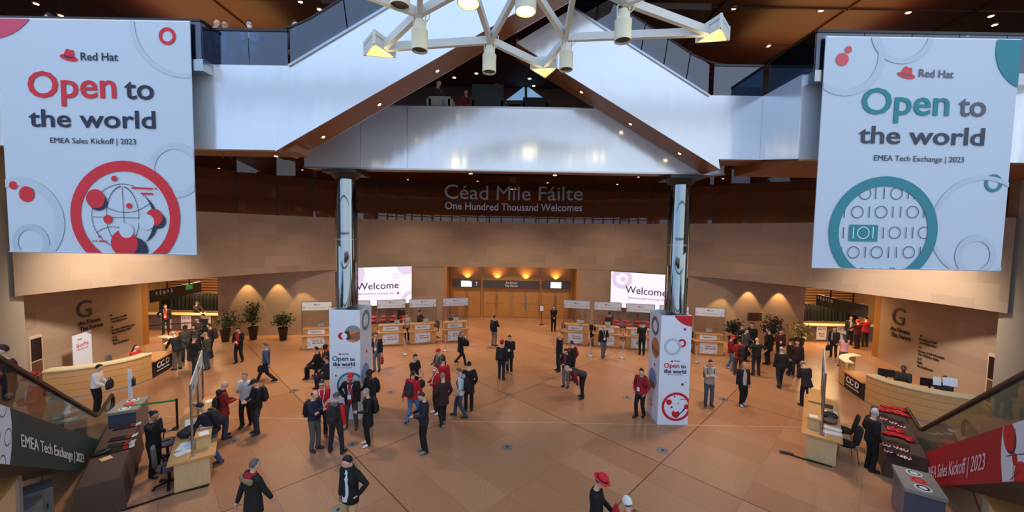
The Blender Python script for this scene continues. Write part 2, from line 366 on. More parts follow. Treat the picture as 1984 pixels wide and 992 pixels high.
# foyer glass standing on the curved wall
k=M(); nA=26
for i in range(nA):
    t,u=-AE+2*AE*i/nA,-AE+2*AE*(i+1)/nA; e=.0012
    k.add([dpt(t+e,DR+.12,FTOP),dpt(u-e,DR+.12,FTOP),dpt(u-e,DR+.12,11.3),dpt(t+e,DR+.12,11.3)],[(0,1,2,3)])
w1=struct(k.obj('window_1',M_GLASSW))
k=M()
for i in range(1,nA): t=-AE+2*AE*i/nA; p=dpt(t,DR+.12,0); k.box((p.x,p.y,(FTOP+11.3)/2),(.035,.03,11.3-FTOP),-t)
struct(k.obj('window_joint',M_BLACK,w1))
# gold-tinted letters on the glass, bent to the curve
lt=thing('wall_lettering','silver two-line greeting lettering on the curved glass above the doors','lettering',dpt(0,DR,FTOP+.1))
for s,l,r,cap in (('Céad Míle Fáilte',(861,384),(1129,388),27),('One Hundred Thousand Welcomes',(862,405),(1128,409),14)):
    a,b=drum(*l),drum(*r); ph=math.atan2(a.x,a.y-DCY); z0=a.z; dz=(b.z-a.z); W=(math.atan2(b.x,b.y-DCY)-ph)*(DR-.05); hh=(drum(l[0],l[1]-cap)-a).length
    lo=lt.location.copy()
    text(s,mat((170,172,182),.3,.8),lt,(0,0,0),(1,0,0),h=hh,w=W,off=.006,fn=lambda X,Y,z:dpt(ph+X/(DR-.05),DR-.05-(.05 if z>0 else 0),z0+Y+dz*X/W)-lo)
# ---------------------------------------------------------------- door recess
k=M(); k.bb(-4.78,4.78,28.9,29.1,0,LIP); 
for s in (-1,1): k.bb(*sorted((s*4.78,s*4.95)),27.6,28.9,0,LIP)
struct(k.obj('wall_doors',M_DOORW))
k=M()
for x in (-4.6,-2.27,0,2.22,4.6): 
    for j in (-.07,0,.07): k.bb(x+j-.028,x+j+.028,28.82,28.9,0,LIP)
struct(k.obj('trim_4',M_DOORW))
for i,(a,b) in enumerate(((-4.45,-2.4),(-2.14,-.12),(.12,2.1),(2.35,4.45))):
    k=M(); mid=(a+b)/2
    k.bb(a,mid-.012,28.84,28.9,.02,2.34); k.bb(mid+.012,b,28.84,28.9,.02,2.34)
    for x0,x1 in ((a,mid),(mid,b)):
        for z0,z1 in ((.12,1.0),(1.12,2.24)): k.bb(x0+.09,x1-.09,28.825,28.85,z0,z1)
    d=struct(k.obj('door_%d'%(i+1),M_DOORW))
    for s in (-1,1):
        h=M(); h.tube([(mid+s*.07,28.8,.7),(mid+s*.07,28.78,1.05),(mid+s*.07,28.8,1.75)],.018,6); h.sph((mid+s*.22,28.82,1.1),(.045,.02,.045),8,6); h.obj('door_handle',M_STEEL,d)
M_SIGN=mat((74,70,70),.4)
def doorsign(x0,x1,label): 
    t=thing('sign_board',label,'sign',((x0+x1)/2,28.7,2.62)); k=M(); k.box((0,0,0),(x1-x0,.16,.56)); k.obj('board',M_SIGN,t); return t
t=doorsign(-4.42,-2.38,'dark grey sign box with lit screen over the left-hand wooden doors')
M().box((-.04,-.1,0),(.8,.05,.44)).obj('screen',mat((206,232,240),.4,0,1.1),t); text('Welcome',mat((120,160,180)),t,(-.32,-.13,-.06),(1,0,0),w=.5)
M().ext([(.2,-.127,.22),(.36,-.127,.22),(.36,-.127,.1)],(0,-.004,0)).obj('printed_artwork',M_RED,t)
k=M(); k.lathe([(.05,-.04),(.08,.05),(.03,.1)],(.72,-.09,.05),8); k.bb(.69,.75,-.1,-.08,-.15,.0); k.obj('pictogram',M_WHITE,t)
t=doorsign(-2.16,2.14,'long dark grey sign box naming the forum over the middle doors')
text('An Fóram',M_WHITE,t,(0,-.085,.04),(1,0,0),h=.15,ctr=True,off=.02); text('The Forum',M_WHITE,t,(0,-.085,-.19),(1,0,0),h=.15,ctr=True,off=.02)
t=doorsign(2.36,4.42,'dark grey sign box with pale blank screen over the right-hand wooden doors')
M().box((0,-.1,0),(.8,.05,.44)).obj('screen',mat((206,232,240),.4,0,1.1),t)
# ---------------------------------------------------------------- bridge, galleries, upper escalators
YB=12.75
ZB,ZG,ZR=8.54,10.72,11.62
k=M(); k.bb(-7.0,7.05,YB,YB+.25,ZB,10.62); struct(k.obj('wall_bridge',M_CLAD))
k=M(); k.bb(-7.0,7.05,YB+.25,20,9.8,10.5); k.bb(-7.0,7.05,YB+.25,13.5,ZB+.02,ZB+.3); struct(k.obj('floor_bridge',M_SOFW))
k=M(); k.bb(-7.02,7.07,YB-.02,YB+.02,ZB-.02,ZB+.03); k.bb(-7.0,7.05,YB-.03,YB+.28,10.6,10.64); 
for x in (-5.1,-3.55): k.bb(x-.008,x+.008,YB-.012,YB,ZB,10.6)
struct(k.obj('trim_5',M_STEEL))
def px2(p,Y): q=aty(p[0],p[1],Y); return (q.x,q.z)
YL0,YL1,YR0,YR1=10.1,11.1,11.64,12.7
# left gallery front
xl=px2((533,293),YL0)[0]; xt=px2((560,128),YL0)
k=M(); k.ext([(-22,YL0+.006,ZB),(xl,YL0+.006,ZB),(xt[0],YL0+.006,ZG),(-22,YL0+.006,ZG)],(0,.19,0)); struct(k.obj('wall_gallery_left',M_CLAD))
k=M(); k.bb(-22,xt[0],YL0+.2,YL1,ZB+.01,ZG-.5); k.bb(-22,-7,YL1,12.6,10.1,ZG-.3); struct(k.obj('floor_gallery_left',M_SOFW))
# right gallery: recessed landing, side face, near front
k=M(); xr=px2((1395,328),YR0)[0]
k.bb(px2((1374,186),YR0)[0]+.01,7.62,YR0+.006,YR0+.2,ZB+.28,ZG); k.ext([(7.5,YL0,ZB),(7.5,YR0,ZB+.28),(7.5,YR0,ZG),(7.5,YL0,ZG)],(.2,0,0)); k.bb(7.7,22,YL0,YL0+.2,ZB,ZG); struct(k.obj('wall_gallery_right',M_CLAD))
k=M(); k.bb(7.7,22,YL0+.2,YR1+.6,ZB+.03,ZG-.4); k.bb(xr,7.7,YR0+.2,YR1,ZB+.29,ZG-.4); struct(k.obj('floor_gallery_right',M_SOFW))
def escalator_up(name,label,Y0,Y1,bot,top,Xend,cutx=None):
    (x0,z0),(x1,z1)=bot; (tx0,tz0),(tx1,tz1)=top; sl=(z1-z0)/(x1-x0); st=(tz1-tz0)/(tx1-tx0)
    t=thing(name,label,'escalator',(x0,Y0,z0)); o=V3((x0,Y0,z0))
    pr=[(x0,z0),(Xend,z0+sl*(Xend-x0)),(Xend,tz0+st*(Xend-tx0)),(tx0,tz0)]
    if cutx is not None: # stops against the other flight
        cx,cz,cs=cutx   # line z=cz+cs*(x-cx)
        xa=(cz-cs*cx-z0+sl*x0)/(sl-cs); xb=(cz-cs*cx-tz0+st*tx0)/(st-cs)
        pr[1]=(xa,z0+sl*(xa-x0)); pr[2]=(xb,tz0+st*(xb-tx0))
    f=lambda y:[V3((x,y,z))-o for x,z in pr]
    M().ext(f(Y0),(0,.02,0)).obj('side_cladding',M_CLAD,t)
    M().ext(f(Y1-.02),(0,.02,0)).obj('side_cladding',M_CLAD,t)
    a,b=V3((pr[0][0],Y0+.02,pr[0][1]))-o,V3((pr[1][0],Y0+.02,pr[1][1]))-o; w=V3((0,Y1-Y0-.04,0)); u_=V3((0,0,.15))
    M().add([a,b,b+w,a+w,a+u_,b+u_,b+w+u_,a+w+u_],[(0,1,2,3),(4,5,6,7),(0,1,5,4),(1,2,6,5),(2,3,7,6),(3,0,4,7)]).obj('soffit',M_SOFW,t)
    k=M(); a,b=pr[3],pr[2]
    k.bar(V3((a[0],Y0+.03,a[1]))-o,V3((b[0],Y0+.03,b[1]))-o,.14,.06); k.obj('top_rail',M_STEEL,t)
    for yy in (Y0+.06,Y1-.06):
        k=M(); k.ext([V3((a[0],yy,a[1]))-o,V3((b[0],yy,b[1]))-o,V3((b[0],yy,b[1]+.95))-o,V3((a[0],yy,a[1]+.95))-o],(0,.02,0)); g=k.obj('glass_balustrade',M_GLASSB,t)
        sg=1 if b[0]>a[0] else -1
        k=M(); P=[(a[0]-sg*1.1,ZR)]+[(a[0]-sg*1.1+sg*j*.22,ZR+.03*j*j*.25) for j in range(1,5)]
        zb_=a[1]+.95; P=[(a[0]-sg*.9,ZR),(a[0]-sg*.45,ZR+.01),(a[0]+sg*.05,ZR+.12),(a[0]+sg*.5,zb_+st*sg*.5-.02),(b[0],b[1]+.97)]
        k.tube([V3((x,yy+.01,z))-o for x,z in P],.035,8); k.obj('handrail',M_RAIL,t)
        k=M(); n=6
        for j in range(1,n):
            x=a[0]+(b[0]-a[0])*j/n; z=a[1]+(b[1]-a[1])*j/n; k.bar(V3((x,yy+.01,z))-o,V3((x-sg*.12,yy+.01,z+.94))-o,.02,.03)
        k.obj('post',M_BLACK,t)
    return sl
bl=[px2((533,293),YL0),px2((985,33),YL0)]; tl=[px2((560,128),YL0),px2((757,10),YL0)]
sl=escalator_up('escalator','white clad escalator climbing from the left gallery across the centre',YL0,YL1,bl,tl,3.2)
br=[px2((1395,328),YR0),px2((1000,83),YR0)]; tr_=[px2((1374,186),YR0),px2((1113,18),YR0)]
cl0=px2((1000,83),YR0); cl1=px2((1113,14),YR0)
escalator_up('escalator','white clad escalator climbing leftwards from the right landing, behind the other flight',YR0,YR1,br,tr_,0,(cl0[0],cl0[1],(cl1[1]-cl0[1])/(cl1[0]-cl0[0])))
def dl(p,Y=None,loc=None,r=.05,label='',group='',nrm=(0,0,-1)):
    c=V3(loc) if loc is not None else aty(p[0],p[1],Y); n=V3(nrm).normalized(); q=V3((0,0,1)).rotation_difference(n).to_matrix()
    k=M(); a=q@V3((1,0,0)); b=q@V3((0,1,0)); t=thing('downlight',label,'downlight',c,0,group)
    k.loft([(n*-.03,a*r*1.35,b*r*1.35),(n*.012,a*r*1.35,b*r*1.35)],14); k.obj('trim_ring',mat((150,110,70),.4),t)
    M().loft([(n*.0,a*r,b*r),(n*.018,a*r*.9,b*r*.9)],12).obj('lamp_lens',M_DOT,t)
nl=V3((sl,0,-1)); nr=V3((-.6,0,-1))
for i,(p,w) in enumerate((((626,265),'lowest'),((735,202),'middle'),((847,137),'upper'))):
    d=ray(*p); A=V3((bl[0][0],YL0,bl[0][1])); n=V3((sl,0,-1)); c=EYE+d*((A-EYE).dot(n)/d.dot(n)); dl(None,loc=c,label='%s small round light in the wooden underside of the left escalator'%w,group='left escalator downlights',nrm=nl)
slr=(br[1][1]-br[0][1])/(br[1][0]-br[0][0])
for i,(p,w) in enumerate((((1317,297),'lowest'),((1222,240),'second lowest'),((1127,178),'third lowest'))):
    d=ray(*p); A=V3((br[0][0],YR0,br[0][1])); n=V3((-slr,0,1)); c=EYE+d*((A-EYE).dot(n)/d.dot(n)); dl(None,loc=c,label='%s small round light in the wooden underside of the right escalator'%w,group='right escalator downlights',nrm=V3((slr,0,-1)))
cps=[(1591,20),(1760,24),(1920,31),(1927,48),(1878,68),(1489,89),(70,7),(118,30),(1422,16),(619,18),(582,3),(1073,4)]
for p in cps:
    d=ray(*p); c=EYE+d*((15.47-CAMZ)/d.z); dl(None,loc=c,r=.09,label='round recessed light in the dark wooden upper ceiling',group='upper ceiling lights')
for p,z in (((923,142),13.97),((1026,152),13.97),((1034,166),13.97),((880,150),13.97)):
    d=ray(*p); c=EYE+d*((z-CAMZ)/d.z); dl(None,loc=c,r=.08,label='round recessed light deep in the dark lounge ceiling',group='lounge ceiling lights')
for p in ((586,329),(520,342),(588,354),(750,332),(790,348),(912,336),(925,351),(819,359),(1075,339),(1061,354),(1196,357),(1168,367),(1237,343),(1247,376),(1401,346),(1468,362),(1399,372),(1562,349),(424,326),(1505,337),(704,358),(1145,375)):
    d=ray(*p); zz=10.77; c=EYE+d*((zz-CAMZ)/d.z)
    if math.hypot(c.x,c.y-DCY)<DR+.8 or c.y<YB: zz=ZB+.01; c=EYE+d*((zz-CAMZ)/d.z)
    if math.hypot(c.x,c.y-DCY)<DR+.3 and abs(c.x)<7 and YB<c.y<13.5 or DR+.8<math.hypot(c.x,c.y-DCY)<26.5: dl(None,loc=c,r=.07,label='round recessed light in the wooden ceiling behind the greeting glass',group='foyer ceiling lights')
for p in ((535,302),):
    dl(None,loc=aty(p[0],p[1],YL0+.5),r=.05,label='small round light under the left gallery edge')
# glass balustrades of the galleries
def balustrade(label,pts,z0,z1,y0post=True):
    t=thing('glass_balustrade',label,'balustrade',(pts[0][0],pts[0][1],z0)); o=V3((pts[0][0],pts[0][1],z0)); k=M(); h=M(); q=M()
    for (x,y),(x2,y2) in zip(pts,pts[1:]):
        L=math.hypot(x2-x,y2-y); n=max(1,round(L/1.2))
        for i in range(n):
            a=V3((x+(x2-x)*i/n,y+(y2-y)*i/n,z0))-o; b=V3((x+(x2-x)*(i+1)/n,y+(y2-y)*(i+1)/n,z0))-o; d=(b-a).normalized()
            k.ext([a+d*.01,b-d*.01,b-d*.01+V3((0,0,z1-z0)),a+d*.01+V3((0,0,z1-z0))],d.cross(V3((0,0,1)))*.015)
            if i: q.bar(a+V3((0,.06,0)),a+V3((-.12,.06,z1-z0)),.02,.035)
        h.bar(V3((x,y,z1))-o,V3((x2,y2,z1))-o,.07,.06)
    k.obj('glass_panel',M_GLASSB,t); h.obj('handrail',M_RAIL,t)
    if q.v: q.obj('post',M_BLACK,t)
balustrade('glass balustrade with dark rail along the left gallery edge',[(-8.0,YL0+.05),(-5.95,YL0+.05)],ZG,ZR)
balustrade('tall glass balustrade panel carrying the left hanging banner',[(-13.2,9.83),(-7.95,9.83),(-7.95,YL0+.05)],ZG,ZR+.05)
balustrade('glass balustrade with dark rail along the right landing',[(6.0,YR0+.05),(7.5,YR0+.05)],ZG,ZR)
balustrade('tall glass balustrade panel carrying the right hanging banner',[(7.6,YR0-.1),(7.6,9.83),(13.6,9.83)],ZG,ZR+.05)
k=M(); k.bb(-8.06,-7.9,9.8,YL0,ZG-.12,ZG); k.bb(-13.3,-7.9,9.78,YL0,ZG-.3,ZG-.02); k.bb(7.58,13.6,9.78,YL0,ZG-.3,ZG-.02); struct(k.obj('trim_6',M_STEEL))
k=M(); k.bb(-7,7,20,20.2,10.5,14); k.bb(-6.5,6.5,13.0,20.2,14,14.2); struct(k.obj('wall_lounge',mat((58,36,26),.7)))
# triangular roof window seen beyond the lounge
def P33(x,y): q=aty(x,y,19.85); return q
k=M(); k.ext([P33(973,200),P33(1066,200),P33(1019,165)],(0,.05,0)); w=struct(k.obj('window_2',mat((120,160,205),.3,0,.55)))
k=M(); k.bar(P33(1019,165)-V3((0,.05,0)),P33(1019,200)-V3((0,.05,0)),.12,.12); k.bar(P33(973,200)-V3((0,.05,0)),P33(1066,200)-V3((0,.05,0)),.2,.2); k.obj('window_frame',M_BLACK,w)
# chrome columns
for s,lb in ((-1,'mirror polished round steel column rising from the pylon with the teal ring'),(1,'mirror polished round steel column rising from the pylon with the red corner')):
    t=thing('steel_column',lb,'column',(s*5.78,13.15,0)); t['kind']='thing'
    k=M(); k.lathe([(.37,0),(.37,6.15)],n=40); k.lathe([(.366,6.16),(.366,8.2)],n=40); k.obj('shaft',M_CHROME,t,smooth=40)
    M().lathe([(.378,6.12),(.378,6.18)],n=40).obj('band',M_STEEL,t,smooth=40)
    k=M(); k.box((0,0,8.43),(1.15,1.15,.1)); k.lathe([(.36,8.2),(.5,8.38)],n=40); k.obj('cap_plate',mat((40,38,38),.4),t)

# glazed front and first-floor balcony behind the viewer
k=M(); k.bb(-6,6,-6.5,.7,4.4,4.75); struct(k.obj('floor_balcony',mat((150,110,80),.6)))
k=M()
for i in range(-11,12): k.bb(i*2-.09,i*2+.09,-6.7,-6.5,0,16)
for z in (.3,3.4,6.2,9.2,12.2,15.4): k.bb(-23,23,-6.7,-6.55,z,z+.16)
struct(k.obj('window_3',mat((70,76,84),.4,.3)))
k=M(); k.bb(-23,23,-6.7,-4.0,15.5,15.9); struct(k.obj('trim_7',mat((90,96,100),.5)))
# ================================================================ HANGING BANNERS
YBN=9.72
def PB(p): q=aty(p[0],p[1],YBN); return (q.x,q.z)
BA,BB=(-30,YBN),(30,YBN)
M_BAN=mat((192,205,217),.55); M_BAN2=mat((183,196,209),.55); M_BAN3=mat((175,189,202),.55)
def banner(label,x0,x1,z0,z1):
    t=thing('hanging_banner',label,'banner',((x0+x1)/2,YBN,z0)); o=V3(t.location)
    M().ext([V3((x0,YBN+.012,z0))-o,V3((x1,YBN+.012,z0))-o,V3((x1,YBN+.012,z1))-o,V3((x0,YBN+.012,z1))-o],(0,.02,0)).obj('fabric',M_BAN,t)
    k=M(); k.tube([V3((x0,YBN+.03,z1))-o,V3((x1,YBN+.03,z1))-o],.03,8); k.obj('hanging_rod',M_WHITE,t)
    k=M(); k.tube([V3((x0,YBN+.02,z0))-o,V3((x1,YBN+.02,z0))-o],.025,8); k.obj('weight_bar',M_BAN,t)
    return t,o,[(x0,z0),(x1,z0),(x1,z1),(x0,z1)]
x0=(PB((0,37))[0]+PB((10,485))[0])/2; x1=(PB((366,41))[0]+PB((381,494))[0])/2
t,o,cl=banner('huge white hanging banner with red globe ring artwork, left side of the hall',x0,x1,PB((200,490))[1],PB((200,39))[1])
tw=dict(A=BA,B=BB,base=o); S=YBN/FPX
T=lambda s,m,l,r,c,off=.008:txpx(s,m,t,l,r,c,off=off,inset=.006,depth=.003,**tw)
T('Red Hat',M_NAVY,(157,117),(229,118),15); T('Open',M_RED,(55,188),(226,190),49,.014); T('to',M_NAVY,(242,191),(299,193),40,.014); T('the world',M_NAVY,(57,245),(302,249),33,.014); T('EMEA Sales Kickoff | 2023',M_NAVY,(98,277),(264,280),10.5,.006)
ar=Art(cl)
def art_in(ar):
    def D(x,y,r,m,c=None): a=PB((x,y)); ar.disc(a[0],a[1],r*S,m,c)
    def G(x,y,ra,rb,m,**kw): a=PB((x,y)); ar.ring(a[0],a[1],ra*S,rb*S,m,**kw)
    def L(p,q,w,m,c=None): ar.line(PB(p),PB(q),w*S,m,c)
    return D,G,L
D,G,L=art_in(ar)
D(-30,-35,104,mat((200,66,96),.55)); G(324,70,10,16,M_RED)
G(355,45,92,100,M_BAN2); G(340,330,40,52,M_BAN2); G(40,430,70,85,M_BAN2); G(60,470,25,36,M_BAN3)
a=PB((134,108)); ar.hat(a[0],a[1],33*S,M_RED,M_NAVY)
D(26,359,8,M_RED); D(52,376,15,M_RED)
G(243,419,86,106,M_RED); 
c_in=circ(*PB((243,419)),86*S,60)
G(241,420,62,63,M_NAVY,a0=1.2,a1=4.6); G(241,420,34,35,M_NAVY,sy=1.7,a0=1.7,a1=4.3); G(237,420,32,33,M_NAVY,sy=1.8,a0=-1.2,a1=1.4)
L((237,362),(241,432),1,M_NAVY,c_in); L((181,420),(283,423),1,M_NAVY,c_in); G(240,340,70,71,M_NAVY,a0=3.9,a1=5.5); G(222,490,50,51,M_NAVY,a0=1.3,a1=2.3)
for i in range(26):
    u=i/25; th=math.pi*.30-u*math.pi*.62; rr=62; w=1+9*math.sin(math.pi*min(1,u*1.1))*(.4+.6*u)
    x,y=238+rr*math.cos(th),425-rr*math.sin(th); D(x+w*.35,y+w*.35,max(1.2,w*.62),M_NAVY,c_in)
D(307,428,15,M_NAVY,c_in); D(300,421,16,M_RED,c_in); D(262,486,26,M_NAVY,c_in); D(191,391,17,M_NAVY,c_in); D(186,385,18,M_RED,c_in)
D(242,471,26,M_RED,c_in); D(246,447,14,M_BAN,c_in); D(222,346,5.5,M_RED); D(251,399,5.5,M_RED); D(210,425,8.5,M_RED); D(285,430,15,M_BAN,c_in)
L((256,364),(297,366),3.5,M_RED,c_in); L((274,375),(297,376),3.5,M_RED,c_in); D(303,366,1.8,M_RED); L((193,467),(208,468),3,M_RED); D(182,467,1.6,M_RED); D(188,467,1.6,M_RED); D(194,458,2.4,M_RED)
ar.obj(t,V3((0,YBN,0))-o,(1,0,0))
x0=(PB((1603,70))[0]+PB((1572,518))[0])/2; x1=(PB((1976,80))[0]+PB((1943,524))[0])/2
t,o,cl=banner('huge white hanging banner with teal binary digit ring, right side of the hall',x0,x1,PB((1757,521))[1],PB((1790,74))[1])
tw=dict(A=BA,B=BB,base=o); M_GREYT=mat((92,92,104),.6)
T('Red Hat',M_GREYT,(1780,149),(1847,152),15); T('Open',M_TEAL,(1668,220),(1838,224),49,.014); T('to',M_GREYT,(1856,224),(1909,226),40,.014); T('the world',mat((60,62,78),.6),(1663,277),(1906,282),33,.014); T('EMEA Tech Exchange | 2023',mat((50,54,72),.6),(1693,311),(1867,315),10.5,.006)
ar=Art(cl); D,G,L=art_in(ar)
D(2010,95,78,M_TEAL); D(1632,115,12,mat((214,80,92),.55)); D(1644,96,6.5,mat((214,80,92),.55))
G(1925,355,11,17,M_TEAL); G(1900,440,90,98,M_BAN2); G(1890,495,28,40,M_BAN2); G(1640,110,60,72,M_BAN2); G(1750,60,50,60,M_BAN2)
a=PB((1757,142)); ar.hat(a[0],a[1],33*S,mat((214,60,66),.55),M_GREYT)
G(1711,448,86,105,M_TEAL); c_in=circ(*PB((1711,448)),86*S,60)
ink=mat((44,70,92),.55)
def row(y,items,dark=False):
    for x,d in items:
        if d: 
            a=PB((x,y)); ar.ring(a[0],a[1],10.4*S,11.8*S,M_WHITE if dark else ink,cl=c_in)
        else: L((x+.4,y-11),(x-.8,y+11),1.6,M_WHITE if dark else ink,c_in)
row(375,[(1676,1),(1697,0),(1713,0),(1737,1),(1760,0),(1772,0)]); row(411,[(1636,0),(1661,1),(1684,0),(1707,1),(1730,0),(1745,0),(1768,1),(1790,0)])
ar.poly([PB((1644,467)),PB((1699,468)),PB((1701,436)),PB((1646,435))],M_TEAL)
row(451,[(1653,0),(1672,1),(1691,0)],True); row(451,[(1634,0),(1711,0),(1733,1),(1755,0),(1768,0),(1790,1)]); row(489,[(1630,0),(1653,1),(1676,0),(1698,1),(1721,0),(1736,0),(1760,1),(1782,0)]); row(530,[(1650,0),(1668,1),(1690,0),(1705,0),(1727,1),(1750,0)])
ar.obj(t,V3((0,YBN,0))-o,(1,0,0))
# ================================================================ LED SCREENS
M_LED=mat((236,226,248),.5,0,.62); M_LED2=mat((206,196,226),.5,0,.56)
def led(label,pa,pb,z0,z1,word,wl,wr,arts):
    A=drum(*pa); B=drum(*pb); U=(B-A); U.z=0; U.normalize(); n=U.cross(V3((0,0,1))); A=A+n*.32; B=B+n*.32
    t=thing('led_screen',label,'screen',(A.x,A.y,z0)); o=V3(t.location); L=(B-A).dot(U)
    k=M(); k.ext([V3((0,0,0)),U*L,U*L+V3((0,0,z1-z0)),V3((0,0,z1-z0))],-n*.12); k.obj('housing',M_BLACK,t)
    f=n*.004; k=M(); k.add([f,f+U*L,f+U*L+V3((0,0,z1-z0)),f+V3((0,0,z1-z0))],[(0,1,2,3)]); k.obj('display',M_LED,t)
    q=lambda p:((onpl(p[0],p[1],A,B)-A).dot(U),onpl(p[0],p[1],A,B).z-z0)
    txpx(word,mat((40,36,56),.6),t,wl,wr,13.5,A,B,base=o,off=.0,inset=.02)
    txpx('EMEA Sales Kickoff & Tech Exchange | 2023',mat((150,140,170),.6),t,arts[0][0],arts[0][1],3,A,B,base=o,inset=.02)
    ar=Art([(0,0),(L,0),(L,z1-z0),(0,z1-z0)]); s=A.y/FPX
    for x,y,ra,rb,m in arts[1:]:
        a=q((x,y)); ar.ring(a[0],a[1],ra*s,rb*s,m)
    ar.obj(t,f,U)
zL=drum(795,516).z,drum(795,585).z
led('bright lavender welcome screen partly behind the left steel column',(668,518),(795,516),drum(795,585).z,drum(795,515).z,'Welcome',(690,562),(772,558),[((694,571),(762,569)),(680,532,14,26,M_LED2),(788,512,0,22,M_LED2),(768,534,4,6,M_LED2),(797,583,14,22,M_LED2),(771,568,0,2.2,M_RED)])
led('bright lavender welcome screen partly behind the right steel column',(1187,525),(1308,532),drum(1187,592).z,drum(1187,525).z,'Welcome',(1212,567),(1292,575),[((1217,578),(1290,583)),(1207,541,0,5,M_LED2),(1199,532,0,2.5,M_LED2),(1205,540,11,20,M_LED2)])
# ================================================================ PRINTED PYLONS
def pylon(label,cx,cy,w,d,h):
    t=thing('printed_pylon',label,'pylon',(cx,cy,0)); k=M()
    for s in (-1,1): k.bb(s*w/2-.03 if s>0 else -w/2,w/2 if s>0 else -w/2+.03,-d/2,d/2,0,h); k.bb(-w/2+.03,w/2-.03,s*d/2-.03 if s>0 else -d/2,d/2 if s>0 else -d/2+.03,0,h)
    k.obj('panel_box',M_PAPER,t); return t
YP=12.58; AP,BP=(-30,YP),(30,YP)
def pyl_art(t,cx,w,d,h,front,side,sgn):
    o=V3(t.location); ar=Art([(-w/2,0),(w/2,0),(w/2,h),(-w/2,h)]); s=YP/FPX
    P=lambda x,y:((lambda q:(q.x-cx,q.z))(aty(x,y,YP)))
    for it in front:
        if it[0]=='r': a=P(it[1],it[2]); ar.ring(a[0],a[1],it[3]*s,it[4]*s,it[5])
        elif it[0]=='d': a=P(it[1],it[2]); ar.disc(a[0],a[1],it[3]*s,it[4])
        elif it[0]=='c': a=P(it[1],it[2]); c=circ(a[0],a[1],it[3]*s); [ar.poly([P(*p) for p in pp],m,c) for pp,m in it[4]]
        elif it[0]=='h': a=P(it[1],it[2]); ar.hat(a[0],a[1],it[3]*s,M_RED,M_NAVY)
        elif it[0]=='l': ar.line(P(*it[1]),P(*it[2]),it[3]*s,it[4])
    ar.obj(t,(0,-d/2,0),(1,0,0))
    ar=Art([(-d/2,0),(d/2,0),(d/2,h),(-d/2,h)])
    for it in side:
        if it[0]=='r': ar.ring(*it[1:])
        elif it[0]=='d': ar.disc(*it[1:])
        else:
            c=circ(*it[1:4]); [ar.poly(pp,m,c) for pp,m in it[4]]
    ar.obj(t,(sgn*w/2,0,0),(0,-sgn*-1,0) if sgn>0 else (0,-1,0))
ORG=mat((206,134,84),.6); SKYP=mat((132,158,206),.6); TAN=mat((150,100,70),.6); DKT=mat((70,52,48),.6); GTEAL=mat((122,150,148),.6); W1=1.04;HP=3.78
hand=[([(660,660),(720,660),(720,700),(660,700)],ORG)]
t=pylon('tall white printed pylon with teal ring at its top, around the left column',-5.62,YP+.52,W1,W1,HP)
pyl_art(t,-5.62,W1,W1,HP,[('c',684,647,17,[([(660,670),(715,670),(715,640),(660,640)],ORG),([(660,640),(715,640),(715,620),(660,620)],GTEAL),([(664,655),(700,640),(712,652),(690,660)],TAN),([(664,668),(680,655),(676,640),(660,645)],DKT)]),('d',662,651,7,M_RED),('d',667,651,6,M_PAPER),('r',680,748,24,28,M_TEAL),('r',680,748,0,24,M_BAN),('d',651,728,2,M_TEAL),('d',644,726,1,M_TEAL),('h',659,686,6)]+[('r',675+i*12,740+j*14,3.4,4.2,GTEAL) for i in range(3) for j in range(4)],
 [('r',-.02,3.33,.22,.36,GTEAL),('p',-.1,1.45,.36,[([(-.5,1.1),(.3,1.1),(.3,1.9),(-.5,1.9)],SKYP),([(-.5,1.0),(.4,1.0),(.3,1.35),(-.5,1.2)],TAN)]),('d',.05,2.2,.06,M_RED)],1)
o=V3(t.location); kw=dict(A=AP,B=BP,base=o,inset=.01,depth=.005)
txpx('Open',mat((40,84,110),.6),t,(644,699),(675,699),9,off=.01,**kw); txpx('to',M_NAVY,t,(678,699),(688,699),7,off=.02,**kw); txpx('the world',M_NAVY,t,(645,709),(688,709),7.5,off=.02,**kw); txpx('Red Hat',M_NAVY,t,(664,687),(676,687),2.6,**kw); txpx('EMEA Tech Exchange | 2023',GTEAL,t,(651,713),(682,713),1.6,**kw)
t=pylon('tall white printed pylon with red corner and red globe ring, around the right column',5.6,YP+.52,W1,W1,HP)
pyl_art(t,5.6,W1,W1,HP,[('d',1345,590,44,M_RED),('d',1327,638,2.6,mat((150,30,70),.6)),('r',1321,665,4.5,8.5,M_RED),('r',1303,672,12,17,M_BAN2),('h',1302,700,6),('d',1322,745,2.6,mat((150,30,70),.6)),('d',1327,741,1,M_NAVY),('r',1310,788,24,29,M_RED),('d',1296,779,5.5,M_NAVY),('d',1295.4,778.4,5,M_RED),('d',1301,789,2.2,mat((150,30,70),.6)),('d',1314,782,1.2,M_NAVY),('d',1307,768,1.5,M_NAVY),('d',1309,802,7.5,M_NAVY),('d',1308,801,7,M_RED),('d',1309,795,3.5,M_PAPER),('l',(1315,803),(1322,797),2,M_NAVY),('l',(1322,797),(1330,786),2.5,M_NAVY),('d',1330,788,5,M_RED),('l',(1318,773),(1328,774),1,M_NAVY)],
 [('r',.0,3.3,.2,.34,mat((110,120,122),.6)),('p',.1,2.55,.36,[([(-.3,2.1),(.5,2.1),(.5,2.9),(-.3,2.9)],ORG),([(-.2,2.4),(.4,2.3),(.4,2.5),(-.2,2.6)],TAN)]),('p',-.05,1.4,.36,[([(-.5,1.1),(.4,1.1),(.4,1.9),(-.5,1.9)],SKYP),([(-.5,.9),(.4,1.0),(.1,1.3),(-.4,1.25)],TAN)]),('d',.1,1.95,.05,M_RED),('r',-.1,.5,.07,.11,M_RED)],-1)
o=V3(t.location); kw['base']=o
